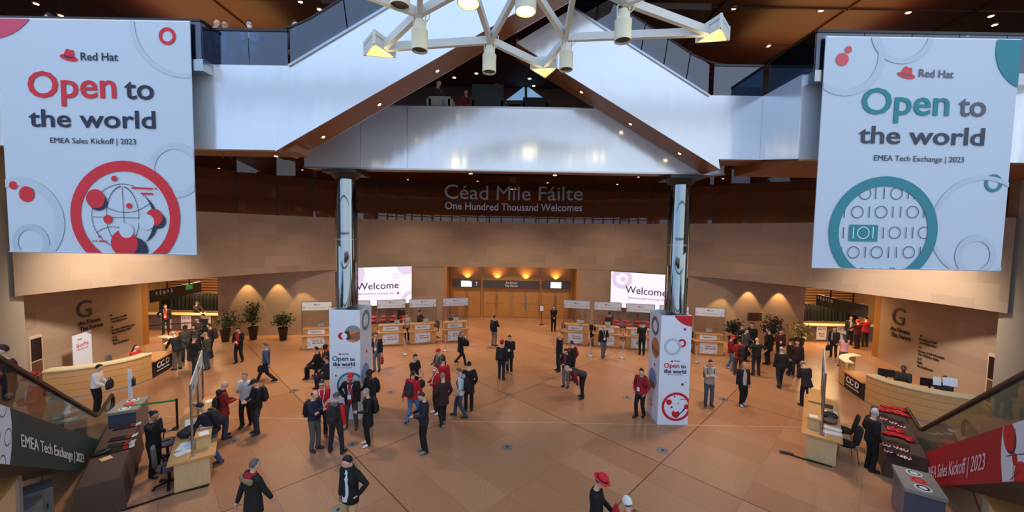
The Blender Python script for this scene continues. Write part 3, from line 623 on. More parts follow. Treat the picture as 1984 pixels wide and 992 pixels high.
txpx('Open',M_RED,t,(1286,712),(1316,713),9,off=.01,**kw); txpx('to',M_NAVY,t,(1319,713),(1329,713),7,off=.02,**kw); txpx('the world',M_NAVY,t,(1286,722),(1329,724),7.5,off=.02,**kw); txpx('Red Hat',M_NAVY,t,(1306,700),(1317,701),2.6,**kw); txpx('EMEA Sales Kickoff | 2023',GTEAL,t,(1292,726),(1321,727),1.6,**kw)
# ================================================================ STAR-SHAPED LIGHT FIXTURE
t=thing('light_truss','white star shaped steel truss light fixture hanging above the hall','light fixture',(.2,6.9,10.5)); o=V3(t.location)
NP={n:aty(*p,y) for n,p,y in (('A',(812,25),7),('B',(950,78),8.2),('C',(1096,73),8.2),('D',(1212,2),7),('T1',(742,92),7.6),('T2',(1376,62),7.6),('T3',(1054,128),8.9),('UA',(915,-32),6.6),('UB',(1018,-45),6.7),('UC',(1117,-42),6.6),('UD',(818,-60),6.0),('T4',(640,-38),6.2),('T5',(1345,-46),6.2),('UE',(1190,-70),6.0))}
for e in ('A T1','B T1','A T4','A UD','A UA','B UA','B UB','B T3','C T3','C UB','C UC','C T2','D T2','D UC','D T5','D UE','UA UB','UB UC'):
    a,b=e.split(); M().bar(NP[a]-o,NP[b]-o,.09,.15).obj('beam',M_TRUSS,t)
for n in ('A','B','C','D','UA','UB','UC'):
    M().sph(NP[n]-o,.1,10,8).obj('node',M_TRUSS,t,smooth=60)
def tip(n,mid,sz=.62):
    p=NP[n]-o; d=p-(mid-o); d.z=0; d.normalize(); s=V3((-d.y,d.x,0)); c=p-V3((0,0,.08))
    tri=[c+d*sz*.8,c-d*sz*.1+s*sz*.5,c-d*sz*.1-s*sz*.5]; k=M(); h=V3((0,0,.27))
    for a,b in ((0,1),(1,2),(2,0)):
        q=(tri[b]-tri[a]).normalized(); w=V3((-q.y,q.x,0))*.03
        k.ext([tri[a],tri[b],tri[b]+h,tri[a]+h],w)
    k.ext([v+h*.6 for v in tri],(0,0,.03)); g=k.obj('corner_light',M_TRUSS,t)
    cc=(tri[0]+tri[1]+tri[2])/3; k=M(); k.ext([cc+(v-cc)*.8+V3((0,0,.02)) for v in tri],(0,0,.03)); k.obj('lamp_panel',M_GOLD,g)
    lamp('POINT',tuple(c+o-V3((0,0,.25))),5,(1,.78,.4),.1,name='corner_lamp')
mid=V3((.3,6.4,10.5))
for n in ('T1','T2','T3','T4','T5'): tip(n,mid)
def can(p,Y,r=.145,lit=False,Lh=.5):
    c=aty(*p,Y)-o; k=M(); k.lathe([(r*.35,Lh*.62),(r*.55,Lh*.58),(r*.8,Lh*.28),(r*1.02,Lh*.2),(r*1.02,Lh*.14),(r,Lh*.13),(r,-Lh*.5),(r*.93,-Lh*.5),(r*.9,-Lh*.38)],c,20); g=k.obj('spotlight',M_CAN,t,smooth=35)
    M().lathe([(r*.9,-Lh*.42),(r*.9,-Lh*.36)],c,20).obj('lens',mat((255,228,120),.5,0,6) if lit else mat((70,68,58),.5),g)
    k=M(); k.tube([c+V3((-r*.7,0,Lh*.3)),c+V3((-r*.75,0,Lh*.72)),c+V3((0,0,Lh*.85)),c+V3((r*.75,0,Lh*.72)),c+V3((r*.7,0,Lh*.3))],.014,6); k.tube([c+V3((0,0,Lh*.8)),c+V3((0,0,Lh*1.15))],.02,6); k.tube([c+V3((0,0,Lh)),c+V3((r*1.3,0,Lh*1.0)),c+V3((r*1.2,-.02,Lh*.6)),c+V3((r*.6,0,Lh*.45))],.01,6); k.obj('yoke',M_CAN,g)
can((813,71),7.0); can((948,117),8.2); can((1097,112),8.2); can((1207,52),7.0,.15); can((775,-18),6.4,.16)
can((908,-22),6.6,.19,True); can((1019,-5),7.0,.19,True)
k=M()
for n in ('UA','UB','UC','UD','UE'): k.tube([NP[n]-o,NP[n]-o+V3((0,0,5.0))],.012,6)
k.obj('suspension_rod',M_STEEL,t)
# ================================================================ REGISTRATION BOOTHS
FR=.78
def booth(label,p,rz,first=True,openm=M_RED):
    t=thing('registration_booth',label,'registration booth',(p[0],p[1],0),rz,'registration booths along the back')
    k=M(); k.bb(-.72,.72,.06,.56,.05,.74); k.bb(-.68,.68,.1,.5,0,.05); k.obj('base',M_DESKW,t)
    M().bb(-.82,.82,-.06,.62,.74,.79).obj('ledge',M_DESKW,t)
    M().bb(-.62,.62,.2,.5,.79,1.12).obj('riser',M_DESKW,t); M().bb(-.7,.7,.12,.58,1.12,1.17).obj('upper_shelf',M_DESKW,t)
    g=M().bb(-.46,.4,.03,.06,.1,.7).obj('poster',M_PAPER,t); text('Open to',openm,g,(-.2,.028,.46),(1,0,0),w=.5,off=.015); text('the world',M_NAVY,g,(-.2,.028,.34),(1,0,0),w=.52,off=.015)
    ar=Art([(-.46,.1),(.4,.1),(.4,.7),(-.46,.7)]); ar.ring(-.46,.32,.08,.13,M_BAN3); ar.ring(.3,.1,.05,.1,M_BAN3); ar.obj(g,(0,.03,0),(1,0,0))
    g=M().bb(-.46,.4,.17,.2,.83,1.1).obj('poster',M_PAPER,t); text('Registration',M_GREYT,g,(-.3,.168,.93),(1,0,0),w=.5,off=.01)
    for s in (-1,1):
        M().tube([(s*.76,.2,.79),(s*.76,.2,2.6)],.022,8).obj('post',M_STEEL,t)
    h=M().bb(-.76,.76,.185,.215,2.14,2.58).obj('header_panel',M_PAPER,t)
    text('Red Hat',M_NAVY,h,(-.02,.183,2.42),(1,0,0),w=.2,off=.01); text('EMEA Sales Kickoff & Tech Exchange | 2023',M_GREYT,h,(-.4,.183,2.26),(1,0,0),w=.85)
    ar=Art([(-.76,2.14),(.76,2.14),(.76,2.58),(-.76,2.58)]); ar.hat(-.09,2.45,.11,M_RED,M_NAVY); ar.ring(-.66,2.3,.03,.07,M_BAN3); ar.ring(.7,2.2,.1,.15,M_BAN3); ar.obj(h,(0,.185,0),(1,0,0))
    k=M(); k.bar((-.76,.2,2.6),(.76,.2,2.6),.03,.03); k.obj('top_rail',M_STEEL,t)
    M().bb(-.74,.74,.196,.204,1.2,2.13).obj('clear_screen',M_PLEXI,t); return t
BO=[((-3.24,22.0),.3,'registration booth nearest the wooden doors on the left side'),((-5.05,21.45),.27,'registration booth in front of the right edge of the left welcome screen'),((-6.75,21.0),.25,'registration booth below the middle of the left welcome screen, right of the left pylon'),((-8.6,20.5),.22,'registration booth almost hidden behind the left pylon'),((-10.5,20.05),.2,'registration booth leftmost of all, beside the potted plant'),
 ((3.83,21.85),-.2,'registration booth nearest the wooden doors on the right side'),((5.55,21.45),-.2,'registration booth at the left edge of the right welcome screen'),((7.3,21.0),-.2,'registration booth just left of the right pylon, under the welcome screen'),((9.05,20.6),-.19,'registration booth hidden behind the right pylon'),((10.85,20.25),-.18,'registration booth rightmost of all, right of the right pylon')]
TB=None
where=['first left booth from the doors','second left booth from the doors','booth right of the left pylon','booth behind the left pylon','leftmost booth','first right booth from the doors','second right booth from the doors','booth left of the right pylon','booth behind the right pylon','rightmost booth']
proto=None
for i,(p,rz,lb) in enumerate(BO):
    if proto is None: proto=booth(lb,p,rz); b=proto
    else: b=copy_tree(proto); b.location=(p[0],p[1],0); b.rotation_euler.z=rz; b['label']=lb
    q=Matrix.Rotation(rz,3,'Z')@V3((.05+.12*(i%3),.34,1.17))+V3((p[0],p[1],0))
    if TB is None:
        TB=thing('tablet','white tablet on its stand on the counter of the '+where[0],'tablet',q,rz,'tablets on the booth counters')
        M().box((0,.0,.15),(.3,.02,.2),rot=Matrix.Rotation(-.35,3,'X')).obj('screen_body',mat((214,220,222),.4),TB); k=M(); k.box((0,.05,.06),(.1,.03,.13)); k.box((0,.05,.006),(.18,.14,.012)); k.obj('stand',M_STEEL,TB)
    else: c=copy_tree(TB); c.location=q; c.rotation_euler.z=rz; c['label']='white tablet on its stand on the counter of the '+where[i]
# red tote bags heaped behind the booths and on the right table
def tote_proto():
    t=thing('tote_bag','red tote bag','bag')
    k=M(); k.sph((0,0,.08),(.24,.17,.09),14,8); k.sph((.1,.05,.1),(.13,.1,.07),10,6); k.obj('body',mat((196,16,30),.4),t,smooth=60)
    k=M(); k.tube([(-.08,-.15,.06),(-.1,-.24,.05),(.02,-.27,.05),(.06,-.15,.07)],.012,6); k.obj('handle',mat((150,12,24),.5),t); return t
TOTE=tote_proto(); usedT=[0]
def tote(p,rz,label,group,sc=1):
    t=TOTE if not usedT[0] else copy_tree(TOTE); usedT[0]=1; t.location=p; t.rotation_euler.z=rz; t['label']=label; t['group']=group; t.scale=(sc,)*3
def low_table(label,c,rz,w,d,h,m,group=None):
    t=thing('back_table',label,'table',(c[0],c[1],0),rz); k=M(); k.bb(-w/2,w/2,-d/2,d/2,h-.04,h); k.obj('tabletop',m,t)
    for x in (-1,1):
        for y in (-1,1): M().bb(x*(w/2-.06)-.025,x*(w/2-.06)+.025,y*(d/2-.06)-.025,y*(d/2-.06)+.025,0,h-.04).obj('leg',M_STEEL,t)
low_table('dark storage table piled with red bags behind the left booths',(-8.3,23.3),.3,3.4,.9,.85,mat((40,34,34),.6)); low_table('dark storage table piled with red bags behind the right booths',(7.6,23.2),-.2,3.6,.9,.85,mat((40,34,34),.6))
for i in range(12):
    u=-1.5+3*(i%6)/5; tote((-8.3+u*.955-.05*(i//6),23.3+u*.295+(.15 if i>5 else -.2),.85+(.14 if i>5 else 0)),R.random()*3,'red tote bag in the heap behind the left registration booths','red bags behind the left booths')
for i in range(12):
    u=-1.6+3.2*(i%6)/5; tote((7.6+u*.98,23.2-u*.2+(.15 if i>5 else -.2),.85+(.14 if i>5 else 0)),R.random()*3,'red tote bag in the heap behind the right registration booths','red bags behind the right booths')
M_SATIN=mat((214,216,218),.32,.7)
# stanchions, floor sockets
def stanch(label,p,first=[None]):
    if first[0] is None:
        t=first[0]=thing('stanchion_post',label,'stanchion',p,0,'chrome queue posts')
        M().lathe([(.02,.02),(.17,.02),(.17,.035),(.06,.06),(.03,.08)][1:],n=20).obj('base',M_SATIN,t,smooth=40); M().lathe([(.028,.05),(.028,.94)],n=12).obj('pole',M_SATIN,t,smooth=40); M().lathe([(.035,.9),(.035,1.0),(.02,1.02)],n=12).obj('cap',M_GREYM,t)
    else: t=copy_tree(first[0]); t.location=p; t['label']=label
for p,l in (((784,687),'chrome queue post in front of the booth right of the left pylon'),((863,680),'chrome queue post in front of the first left booth from the doors'),((1144,690),'chrome queue post in front of the first right booth from the doors'),((1206,694),'chrome queue post standing left of the right pylon'),((1349,702),'chrome queue post standing right of the right pylon')): stanch(l,fl(*p))
fs=None
for p,l in (((983,866),'round metal floor socket on the centre line nearest the camera'),((985,765),'round metal floor socket on the centre line farther from the camera'),((1284,873),'round metal floor socket in front of the right pylon'),((683,861),'round metal floor socket between the standing group and white shoes'),((453,855),'round metal floor socket behind the man leaning on the left desk'),((757,760),'round metal floor socket in pinkish reflected light right of the left pylon'),((1215,770),'round metal floor socket in pinkish reflected light left of the right pylon'),((1402,774),'round metal floor socket between the folded-arms man and blonde woman'),((570,757),'round metal floor socket left of the left pylon'),((655,988),'round metal floor socket at the bottom frame edge by beige trousers')):
    q=fl(*p)
    if fs is None:
        fs=thing('floor_socket',l,'floor socket',q,0,'round metal floor sockets'); M().lathe([(.17,.0),(.17,.006),(.15,.009)],n=24).obj('rim',mat((132,134,134),.35,.5),fs); M().lathe([(.05,.006),(.045,.013)],n=14).obj('lid',mat((30,30,32),.5),fs)
    else: c=copy_tree(fs); c.location=q; c['label']=l
# sign stand by the doors
q=fl(1049,629); t=thing('sign_stand','small black framed notice on a slim stand before the right wooden doors','sign stand',q)
k=M(); k.lathe([(.19,0),(.19,.02),(.03,.03)],n=20); k.obj('base',mat((90,30,26),.5),t); M().lathe([(.018,.02),(.018,1.0)],n=8).obj('pole',M_BLACK,t); g=M().bb(-.16,.16,-.02,.02,.95,1.42).obj('frame',M_BLACK,t); M().bb(-.13,.13,-.025,-.02,.99,1.38).obj('notice',M_PAPER,g)
# ================================================================ WALL DIRECTORIES
def directory(side,A,B,big,lines):
    c=onpl(big[0][0],big[0][1],A,B); t=thing('wall_lettering','dark level directory lettering on the stone wall behind the %s reception desk'%side,'lettering',c)
    ink=mat((44,32,28),.5); kw=dict(A=A,B=B,base=V3(c),inset=.02,depth=.02)
    txpx('G',ink,t,*big,**kw)
    for s,l,r,cp in lines: txpx(s,ink,t,l,r,cp,off=.012,**kw)
AL,BL=(-18.3,13.9),(-20.2,20.4); AR,BR=(20.2,20.4),(18.3,13.9)
directory('left',AL,BL,((148,618),(177,612),33),[('An Fóram',(151,632),(193,621),8),('The Forum',(153,643),(198,631),8),('1',(213,613),(216,612),3.6),('Seomra na Life',(214,620),(245,612),3.6),('The Liffey Suite',(215,626),(245,618),3.6),('2',(215,636),(218,635),3.6),('Seomra Chill Mhantáin',(215,642),(260,630),3.6),('The Wicklow Suite',(216,648),(253,637),3.6),('3-5',(217,656),(225,654),3.6),('Halla',(217,662),(228,659),3.6),('The Auditorium',(218,668),(248,659),3.6)])
directory('right',AR,BR,((1729,626),(1752,632),32),[('An Fóram',(1726,639),(1762,649),8),('The Forum',(1727,651),(1765,661),8),('1',(1784,652),(1787,653),3.6),('Seomra na Life',(1782,658),(1816,667),3.6),('The Liffey Suite',(1782,665),(1816,674),3.6),('2',(1781,674),(1785,675),3.6),('Seomra Chill Mhantáin',(1780,681),(1831,696),3.6),('The Wicklow Suite',(1780,687),(1820,700),3.6),('3-5',(1778,696),(1787,698),3.6),('Halla',(1778,703),(1788,706),3.6),('The Auditorium',(1778,710),(1809,720),3.6)])
# dark display niches in the side walls
for A,B,ps,lb in ((AL,BL,((53,79),(692,735)),'dark glass display panel in a pale frame on the far left wall'),(AR,BR,((1919,1950),(745,800)),'dark glass display panel in a pale frame on the far right wall')):
    a,b=onpl(ps[0][0],700,A,B),onpl(ps[0][1],700,A,B); U=(b-a); U.z=0; n=U.normalized().cross(V3((0,0,1))); t=thing('wall_display',lb,'display',(a.x,a.y,.25)); 
    k=M(); w=U; k.ext([n*.0,w,w+V3((0,0,1.95)),V3((0,0,1.95))],n*.08); k.obj('frame',mat((206,186,160),.6),t)
    e=w*.1; M().ext([n*.085+e+V3((0,0,1.0)),n*.085+w-e+V3((0,0,1.0)),n*.085+w-e+V3((0,0,1.85)),n*.085+e+V3((0,0,1.85))],n*.01).obj('screen',mat((36,20,18),.15),t); M().ext([n*.085+e+V3((0,0,.1)),n*.085+w-e+V3((0,0,.1)),n*.085+w-e+V3((0,0,.95)),n*.085+e+V3((0,0,.95))],n*.01).obj('lower_panel',M_DARKW,t)
# ================================================================ RECEPTION DESKS
def reception(s,dx,dy,label):
    t=thing('reception_desk',label,'reception desk',(s*15.3+dx,15.7+dy,0)); o=V3((s*15.3,15.7,0))
    def ribbon(pts,th):
        n=len(pts); res=[]
        for i,(x,y) in enumerate(pts):
            a=V3(pts[max(0,i-1)]+(0,)) ; b=V3(pts[min(n-1,i+1)]+(0,)); d=(b-a).normalized(); nn=V3((-d.y,d.x,0))*(th)
            res.append((V3((x,y,0)),V3((x,y,0))+nn))
        return res
    def smooth(p,k=5):
        r=[]
        for i in range(len(p)-1):
            p0,p1,p2,p3=p[max(0,i-1)],p[i],p[i+1],p[min(len(p)-1,i+2)]
            for j in range(k):
                u=j/k; r.append(tuple(.5*((2*p1[c])+(-p0[c]+p2[c])*u+(2*p0[c]-5*p1[c]+4*p2[c]-p3[c])*u*u+(-p0[c]+3*p1[c]-3*p2[c]+p3[c])*u**3) for c in (0,1)))
        return r+[p[-1]]
    def strip(name,m,pts,th,z0,z1,off=0):
        rb=ribbon(pts,th); k=M(); f=ribbon(pts,-off) if off else None; vs=[];fs=[]
        mir=lambda p:V3((-s*p.x,p.y,p.z))-o
        for i,(a,b) in enumerate(rb):
            if off: a=f[i][1]
            for q,z in ((a,z0),(a,z1),(b,z1),(b,z0)): vs.append(mir(V3((q.x,q.y,z))))
        for i in range(len(rb)-1):
            for j in range(4): fs.append((4*i+j,4*i+(j+1)%4,4*i+4+(j+1)%4,4*i+4+j))
        n=4*(len(rb)-1); fs+=[(0,1,2,3),(n,n+1,n+2,n+3)]; k.add(vs,fs); return k.obj(name,m,t,smooth=30)
    hi=smooth([(-17.1,13.5),(-16.3,13.85),(-15.65,14.4),(-15.28,15.1),(-15.26,15.75)]); lo=[(-15.26,15.75),(-15.45,16.4),(-15.72,17.2)]; pod=smooth([(-15.72,17.2),(-15.95,17.75),(-16.5,18.25),(-17.2,18.45)])
    z=0.06
    for i in range(4): strip('front_panel',M_DESKW,hi,.1,z+i*.255,z+i*.255+.245)
    strip('counter_top',M_CREAM,hi,.42,1.08,1.13,.03); strip('plinth',mat((150,150,156),.4,.3),hi,.08,0,.06)
    strip('front_panel',mat((26,24,26),.4),lo,.08,.03,.7); strip('low_counter',mat((206,140,80),.4),lo,.7,.72,.77,.12)
    for i in range(4): strip('front_panel',M_DESKW,pod,.1,z+i*.255,z+i*.255+.245)
    strip('counter_top',M_CREAM,pod,.3,1.08,1.13,.03)
    a,b=V3((-s*lo[0][0],lo[0][1],0))-o,V3((-s*lo[2][0],lo[2][1],0))-o
    if s>0: a,b=b,a
    U=(b-a).normalized(); L=(b-a).length; n=U.cross(V3((0,0,1)))
    text('CC D',M_WHITE,t,a+n*.05+U*.25+V3((0,0,.36)),U,w=L*.62,h=.24,off=.03,depth=.01); text('The Convention Centre Dublin',M_WHITE,t,a+n*.05+U*.25+V3((0,0,.22)),U,w=L*.62,depth=.01)
    k=M(); q=a+n*.06+U*(.25+L*.62*.64); k.ext([q+V3((0,0,.36)),q+U*.05+V3((0,0,.36)),q+U*.05+V3((0,0,.6)),q+V3((0,0,.6))],n*.004); k.obj('emblem_bar',mat((120,70,150),.5),t)
    return t
reception(-1,0,0,'curved wooden reception desk with cream top under the left wall directory'); reception(1,-1.1,-1.05,'curved wooden reception desk with cream top under the right wall directory')
t=thing('notice_board','tall white freestanding notice with red heading behind the left reception desk','notice board',(-18.07,15.66,0)); b=V3(t.location)
A_=(-17.93,15.2); B_=(-18.2,16.12); U=V3((B_[0]-A_[0],B_[1]-A_[1],0)); n=U.normalized().cross(V3((0,0,1))); a=V3(A_+(0,))-b
M().ext([a+V3((0,0,.03)),a+U+V3((0,0,.03)),a+U+V3((0,0,1.95)),a+V3((0,0,1.95))],-n*.03).obj('panel',M_PAPER,t); M().ext([a+V3((0,0,0)),a+U,a+U+V3((0,0,.03)),a+V3((0,0,.03))],n*.25).obj('base',M_STEEL,t)
text('SpotMe',mat((214,90,100),.6),t,a+U*.15+n*.01+V3((0,0,1.42)),U.normalized(),w=.62,h=.16); text('Download the event app',mat((214,90,100),.6),t,a+U*.15+n*.01+V3((0,0,1.3)),U.normalized(),w=.6,h=.05); text('Red Hat',M_NAVY,t,a+U*.22+n*.01+V3((0,0,1.72)),U.normalized(),w=.22)
M().ext([a+U*.72+n*.005+V3((0,0,1.95)),a+U+n*.005+V3((0,0,1.95)),a+U+n*.005+V3((0,0,1.8))],n*.003).obj('printed_artwork',mat((120,124,126),.6),t)
# ================================================================ CLOAKROOM OPENINGS
def cloak(s,side):
    cx=s*20.6
    t=thing('cloakroom_counter','long grey cloakroom counter with pale top in the %s opening'%side,'counter',(cx,23.5,0)); k=M(); k.bb(-4.2,3.9,-.05,.1,.05,1.0) if s<0 else k.bb(-3.9,4.2,-.05,.1,.05,1.0); k.obj('front_panel',mat((112,92,78),.5),t)
    k=M(); k.bb(-4.2,4.2,-.12,.5,1.0,1.05) ; k.obj('counter_top',mat((214,184,140),.4),t); M().bb(-4.2,4.2,-.03,.1,0,.05).obj('plinth',mat((190,150,100),.5),t)
    for j,(x,tx) in enumerate(((-.9,'BLUE TAG'),(.35,'BLUE TAG'),(1.6,'TAG'))):
        x=x-.5 if s<0 else x-1.7
        g=M().bb(x,x+.62,-.08,-.06,.14,.97).obj('poster',M_PAPER,t); text('CC D',M_NAVY,g,(x+.07,-.082,.76),(1,0,0),w=.48,h=.13,off=.02); text(tx.split()[0],M_GREYT,g,(x+.31,-.082,.48),(1,0,0),h=.1,ctr=True,off=.02)
        if ' ' in tx: text('TAG',M_GREYT,g,(x+.31,-.082,.32),(1,0,0),h=.1,ctr=True,off=.02)
    t=thing('coat_rail','steel coat rail full of dark coats in the %s cloakroom'%side,'coat rail',(cx,24.9,0)); k=M(); k.tube([(-2.9,0,2.2),(2.9,0,2.2)],.025,8); k.obj('rail',M_STEEL,t)
    for x in (-2.8,2.8): M().tube([(x,0,0),(x,0,2.2)],.025,8).obj('upright',M_STEEL,t)
    return cx
coat=None
for s,side in ((-1,'left'),(1,'right')):
    cx=cloak(s,side)
    for i in range(22):
        x=cx+(-2.6+i*.24)
        if coat is None:
            coat=thing('hanging_coat','','coat',(x,24.9,2.2)); k=M(); rg=[]
            for z,w,d in ((-.06,.05,.03),(-.1,.12,.05),(-.18,.24,.08),(-.5,.22,.09),(-.9,.24,.1),(-1.15,.26,.1)): rg.append((V3((0,0,z)),V3((d,0,0)),V3((0,w,0))))
            k.loft(rg,10); k.obj('coat_body',mat((9,9,11),.9),coat,smooth=60); k=M(); k.tube([(0,0,.02),(0,.02,.04),(0,.03,0),(0,0,-.05)],.006,6); k.obj('hanger_hook',M_STEEL,coat); c=coat
        else: c=copy_tree(coat)
        c.location=(x,24.9+R.uniform(-.05,.05),2.2-R.uniform(0,.02)); c.rotation_euler.z=R.uniform(-.25,.25)
        c['label']='dark coat hanging on the steel rail in the %s cloakroom'%side; c['group']='coats in the %s cloakroom'%side
def hang_sign(label,pts,icons,exitp=None):
    (p0,p1),(z0,z1)=pts; A,B=V3(p0),V3(p1); U=(B-A); L=U.length; U.normalize(); n=U.cross(V3((0,0,1)))
    t=thing('hanging_sign',label,'sign',(A.x,A.y,z0)); h=z1-z0
    M().ext([V3((0,0,0)),U*L,U*L+V3((0,0,h)),V3((0,0,h))],-n*.1).obj('board',mat((48,40,38),.4),t)
    for u in (.3,.75): M().bar(U*L*u-n*.05+V3((0,0,h)),U*L*u-n*.05+V3((0,0,LIP-z0+.05)),.05,.05).obj('hanger',mat((70,44,28),.5),t)
    k=M(); e=n*.006
    for i,u in enumerate(icons):
        c=U*(L*u)+e+V3((0,0,h*.62)); w=.07
        if i%3==0: k.ext([c-U*w,c+U*w,c+V3((0,0,.17))],n*.003)
        elif i%3==1: k.ext([c-U*.03-V3((0,0,.06)),c+U*.03-V3((0,0,.06)),c+U*.06+V3((0,0,.1)),c-U*.06+V3((0,0,.1))],n*.003); k.sph(c+V3((0,0,.15)),.03,8,6)
        else: k.ext([c-U*w-V3((0,0,.05)),c+U*w-V3((0,0,.05)),c+U*w+V3((0,0,.12)),c-U*w+V3((0,0,.12))],n*.003)
    k.obj('pictograms',mat((230,228,222),.5),t)
    if exitp:
        c=U*(L*exitp)+e+V3((0,0,h*.5)); k=M(); k.ext([c-U*.28-V3((0,0,.02)),c+U*.28-V3((0,0,.02)),c+U*.28+V3((0,0,.3)),c-U*.28+V3((0,0,.3))],n*.003); g=k.obj('exit_panel',mat((20,130,60),.4,0,.4),t)
        k=M(); c=c+n*.006+V3((0,0,.14)); k.ext([c-U*.22-V3((0,0,.1)),c-U*.14-V3((0,0,.1)),c-U*.14+V3((0,0,.12)),c-U*.22+V3((0,0,.12))],n*.002); k.bar(c-U*.08,c+U*.08,.03,.03); k.ext([c+U*.06+V3((0,0,.07)),c+U*.06-V3((0,0,.07)),c+U*.2],n*.002); k.obj('exit_figure',M_WHITE,g)
def hs(label,a,b,z0,z1,icons,ex=None):
    hang_sign(label,((V3((a[0],a[1],z0)),V3((b[0],b[1],z0))),(z0,z1)),icons,ex)
hs('dark hanging direction sign with pictograms and green exit panel in the left opening',(-17.9,18.6),(-18.4,22.2),2.72,3.32,(.08,.15,.22,.29,.36),.72)
hs('dark hanging direction sign with a row of pictograms in the right opening',(17.45,21.4),(16.9,17.8),2.72,3.32,(.05,.11,.17,.23,.29,.35))
t=thing('stanchion_post','dark queue post holding a tape across the left opening','stanchion',(-19.9,21.6,0)); M().lathe([(.16,0),(.16,.02),(.03,.05)],n=16).obj('base',M_BLACK,t); M().lathe([(.03,.03),(.03,.95)],n=10).obj('pole',mat((90,60,40),.5),t); k=M(); k.bar((0,0,.88),(-.9,-.6,.88),.01,.05); k.bar((0,0,.88),(1.6,.8,.86),.01,.05); k.obj('tape',mat((30,60,44),.6),t)
# ================================================================ POTTED PLANTS
def plant(label,q,h,rad,leafc,lean=0,seed=1,thin=False):
    r=random.Random(seed); t=thing('potted_plant',label,'plant',q,0,'potted plants along the wall')
    k=M(); k.lathe([(.17,0),(.27,.72),(.29,.74),(.25,.74),(.24,.66)],n=20); k.obj('pot',mat((24,22,24),.4),t,smooth=40); M().lathe([(.24,.62),(.24,.67)],n=16).obj('soil',mat((50,36,26),.9),t)
    k=M(); tops=[]
    for i in range(4):
        a=r.uniform(0,6.28); b=V3((math.cos(a)*rad*.5+lean,math.sin(a)*rad*.5,r.uniform(h*.6,h*.92))); k.tube([(r.uniform(-.05,.05),r.uniform(-.05,.05),.66),V3((b.x*.3,b.y*.3,b.z*.55)),b],[.022,.017,.008],6); tops.append(b)
    k.obj('stems',mat((92,70,44),.8),t)
    k=M()
    for i in range(420 if not thin else 240):
        b=r.choice(tops); u=r.random()**.6; c=V3((b.x*u+r.gauss(0,rad*.42),b.y*u+r.gauss(0,rad*.42),.95+(b.z-.95)*r.uniform(.15,1.08)+r.gauss(0,.08)))
        L=r.uniform(.12,.2); w=L*.28; d=V3((r.gauss(0,1),r.gauss(0,1),-.6+r.gauss(0,.5))).normalized(); s=d.cross(V3((r.gauss(0,1),r.gauss(0,1),1))).normalized(); 
        k.mi(r.randint(0,1)).add([c,c+d*L*.45+s*w,c+d*L,c+d*L*.45-s*w],[(0,1,2,3)])
    k.obj('foliage',[mat(leafc,.55),mat(tuple(int(v*.72) for v in leafc),.55)],t)
G1=(58,74,40)
plant('leaning potted fig tree, first from the left opening',fl(437,662),2.1,.5,(74,88,44),.25,1); plant('tallest upright potted fig tree, second from the left opening',fl(491,658),2.4,.42,G1,0,2); plant('bushy potted fig tree beside the leftmost registration booth',fl(549,659),2.0,.46,G1,.02,3)
plant('dark upright potted fig tree beside the rightmost registration booth',fl(1419,677),2.35,.42,(44,56,36),0,4); plant('dark bushy potted fig tree behind the right crowd',fl(1490,678),2.1,.5,(46,58,36),.1,5); plant('yellow-green spiky potted plant at the edge of the right opening',fl(1547,680),1.75,.5,(128,130,50),.1,6,True)
q=aty(1454,652,22.9); t=thing('wall_panel','dark brown rectangular panel on the right back wall between two plants','panel',(q.x,22.6,1.7)); M().box((0,0,0),(.85,.05,.5)).obj('board',mat((96,66,52),.5),t); M().box((0,-.03,0),(.75,.02,.4)).obj('inset',mat((80,54,44),.4),t)
# ================================================================ SIDE REGISTRATION DESKS
def side_desk(label,p,rz,cs):
    t=thing('registration_desk',label,'registration desk',(p[0],p[1],0),rz)
    M().bb(-.34,.34,.03,.07,.02,.72).obj('end_panel',M_PALEW,t); M().bb(-.34,.34,3.5,3.54,.02,.72).obj('end_panel',M_PALEW,t); M().bb(*sorted((cs*.30,cs*.34)),.07,3.5,.02,.72).obj('front_panel',M_PALEW,t)
    M().bb(-.46,.46,-.02,3.6,.72,.765).obj('worktop',M_DESKW,t)
    for y0,y1 in ((.42,1.75),(1.95,3.3)):
        g=M().bb(*sorted((cs*.36,cs*.02)),y0,y1,1.06,1.1).obj('raised_shelf',M_DESKW,t); M().bb(*sorted((cs*.34,cs*.3)),y0+.05,y1-.05,.765,1.06).obj('riser',M_PALEW,t)
        M().bb(*sorted((cs*.34,cs*.05)),y0+.03,y0+.06,.765,1.06).obj('riser',M_PALEW,t)
    for y in (.2,1.85,3.4): g=M().tube([(0,y,.765),(0,y,2.58)],.026,8).obj('post',M_STEEL,t); M().lathe([(.07,.765),(.07,.78)],(0,y,0),14).obj('foot_plate',M_STEEL,g)
    for y0,y1 in ((.2,1.85),(1.85,3.4)):
        h=M().bb(-.012,.012,y0,y1,2.14,2.6).obj('header_panel',M_BAN,t); M().bb(-.004,.004,y0+.03,y1-.03,1.2,2.14).obj('clear_screen',M_PLEXI,t)
        U=V3((0,cs,0)); O=V3((cs*.014,y0+.3 if cs>0 else y1-.3,2.32)); text('Red Hat',M_NAVY,h,O,U,w=.3,off=.01)
    return t
def frm(t,x,y,z): return V3(t.location)+Matrix.Rotation(t.rotation_euler.z,3,'Z')@V3((x,y,z))
SDL=side_desk('pale wooden side registration desk with screen frames, left foreground',(-7.78,8.95),.62,1); SDR=side_desk('pale wooden side registration desk with screen frames, right foreground',(8.95,10.48),-.68,-1)
def sheet(t,x,y,z,w,h,rz,label,c=(232,236,242),name='paper_sheet',cat='paper'):
    o=M().box((0,0,.0015),(w,h,.003)).obj(name,mat(c,.6),None,frm(t,x,y,z),t.rotation_euler.z+rz); tag(o,label,cat)
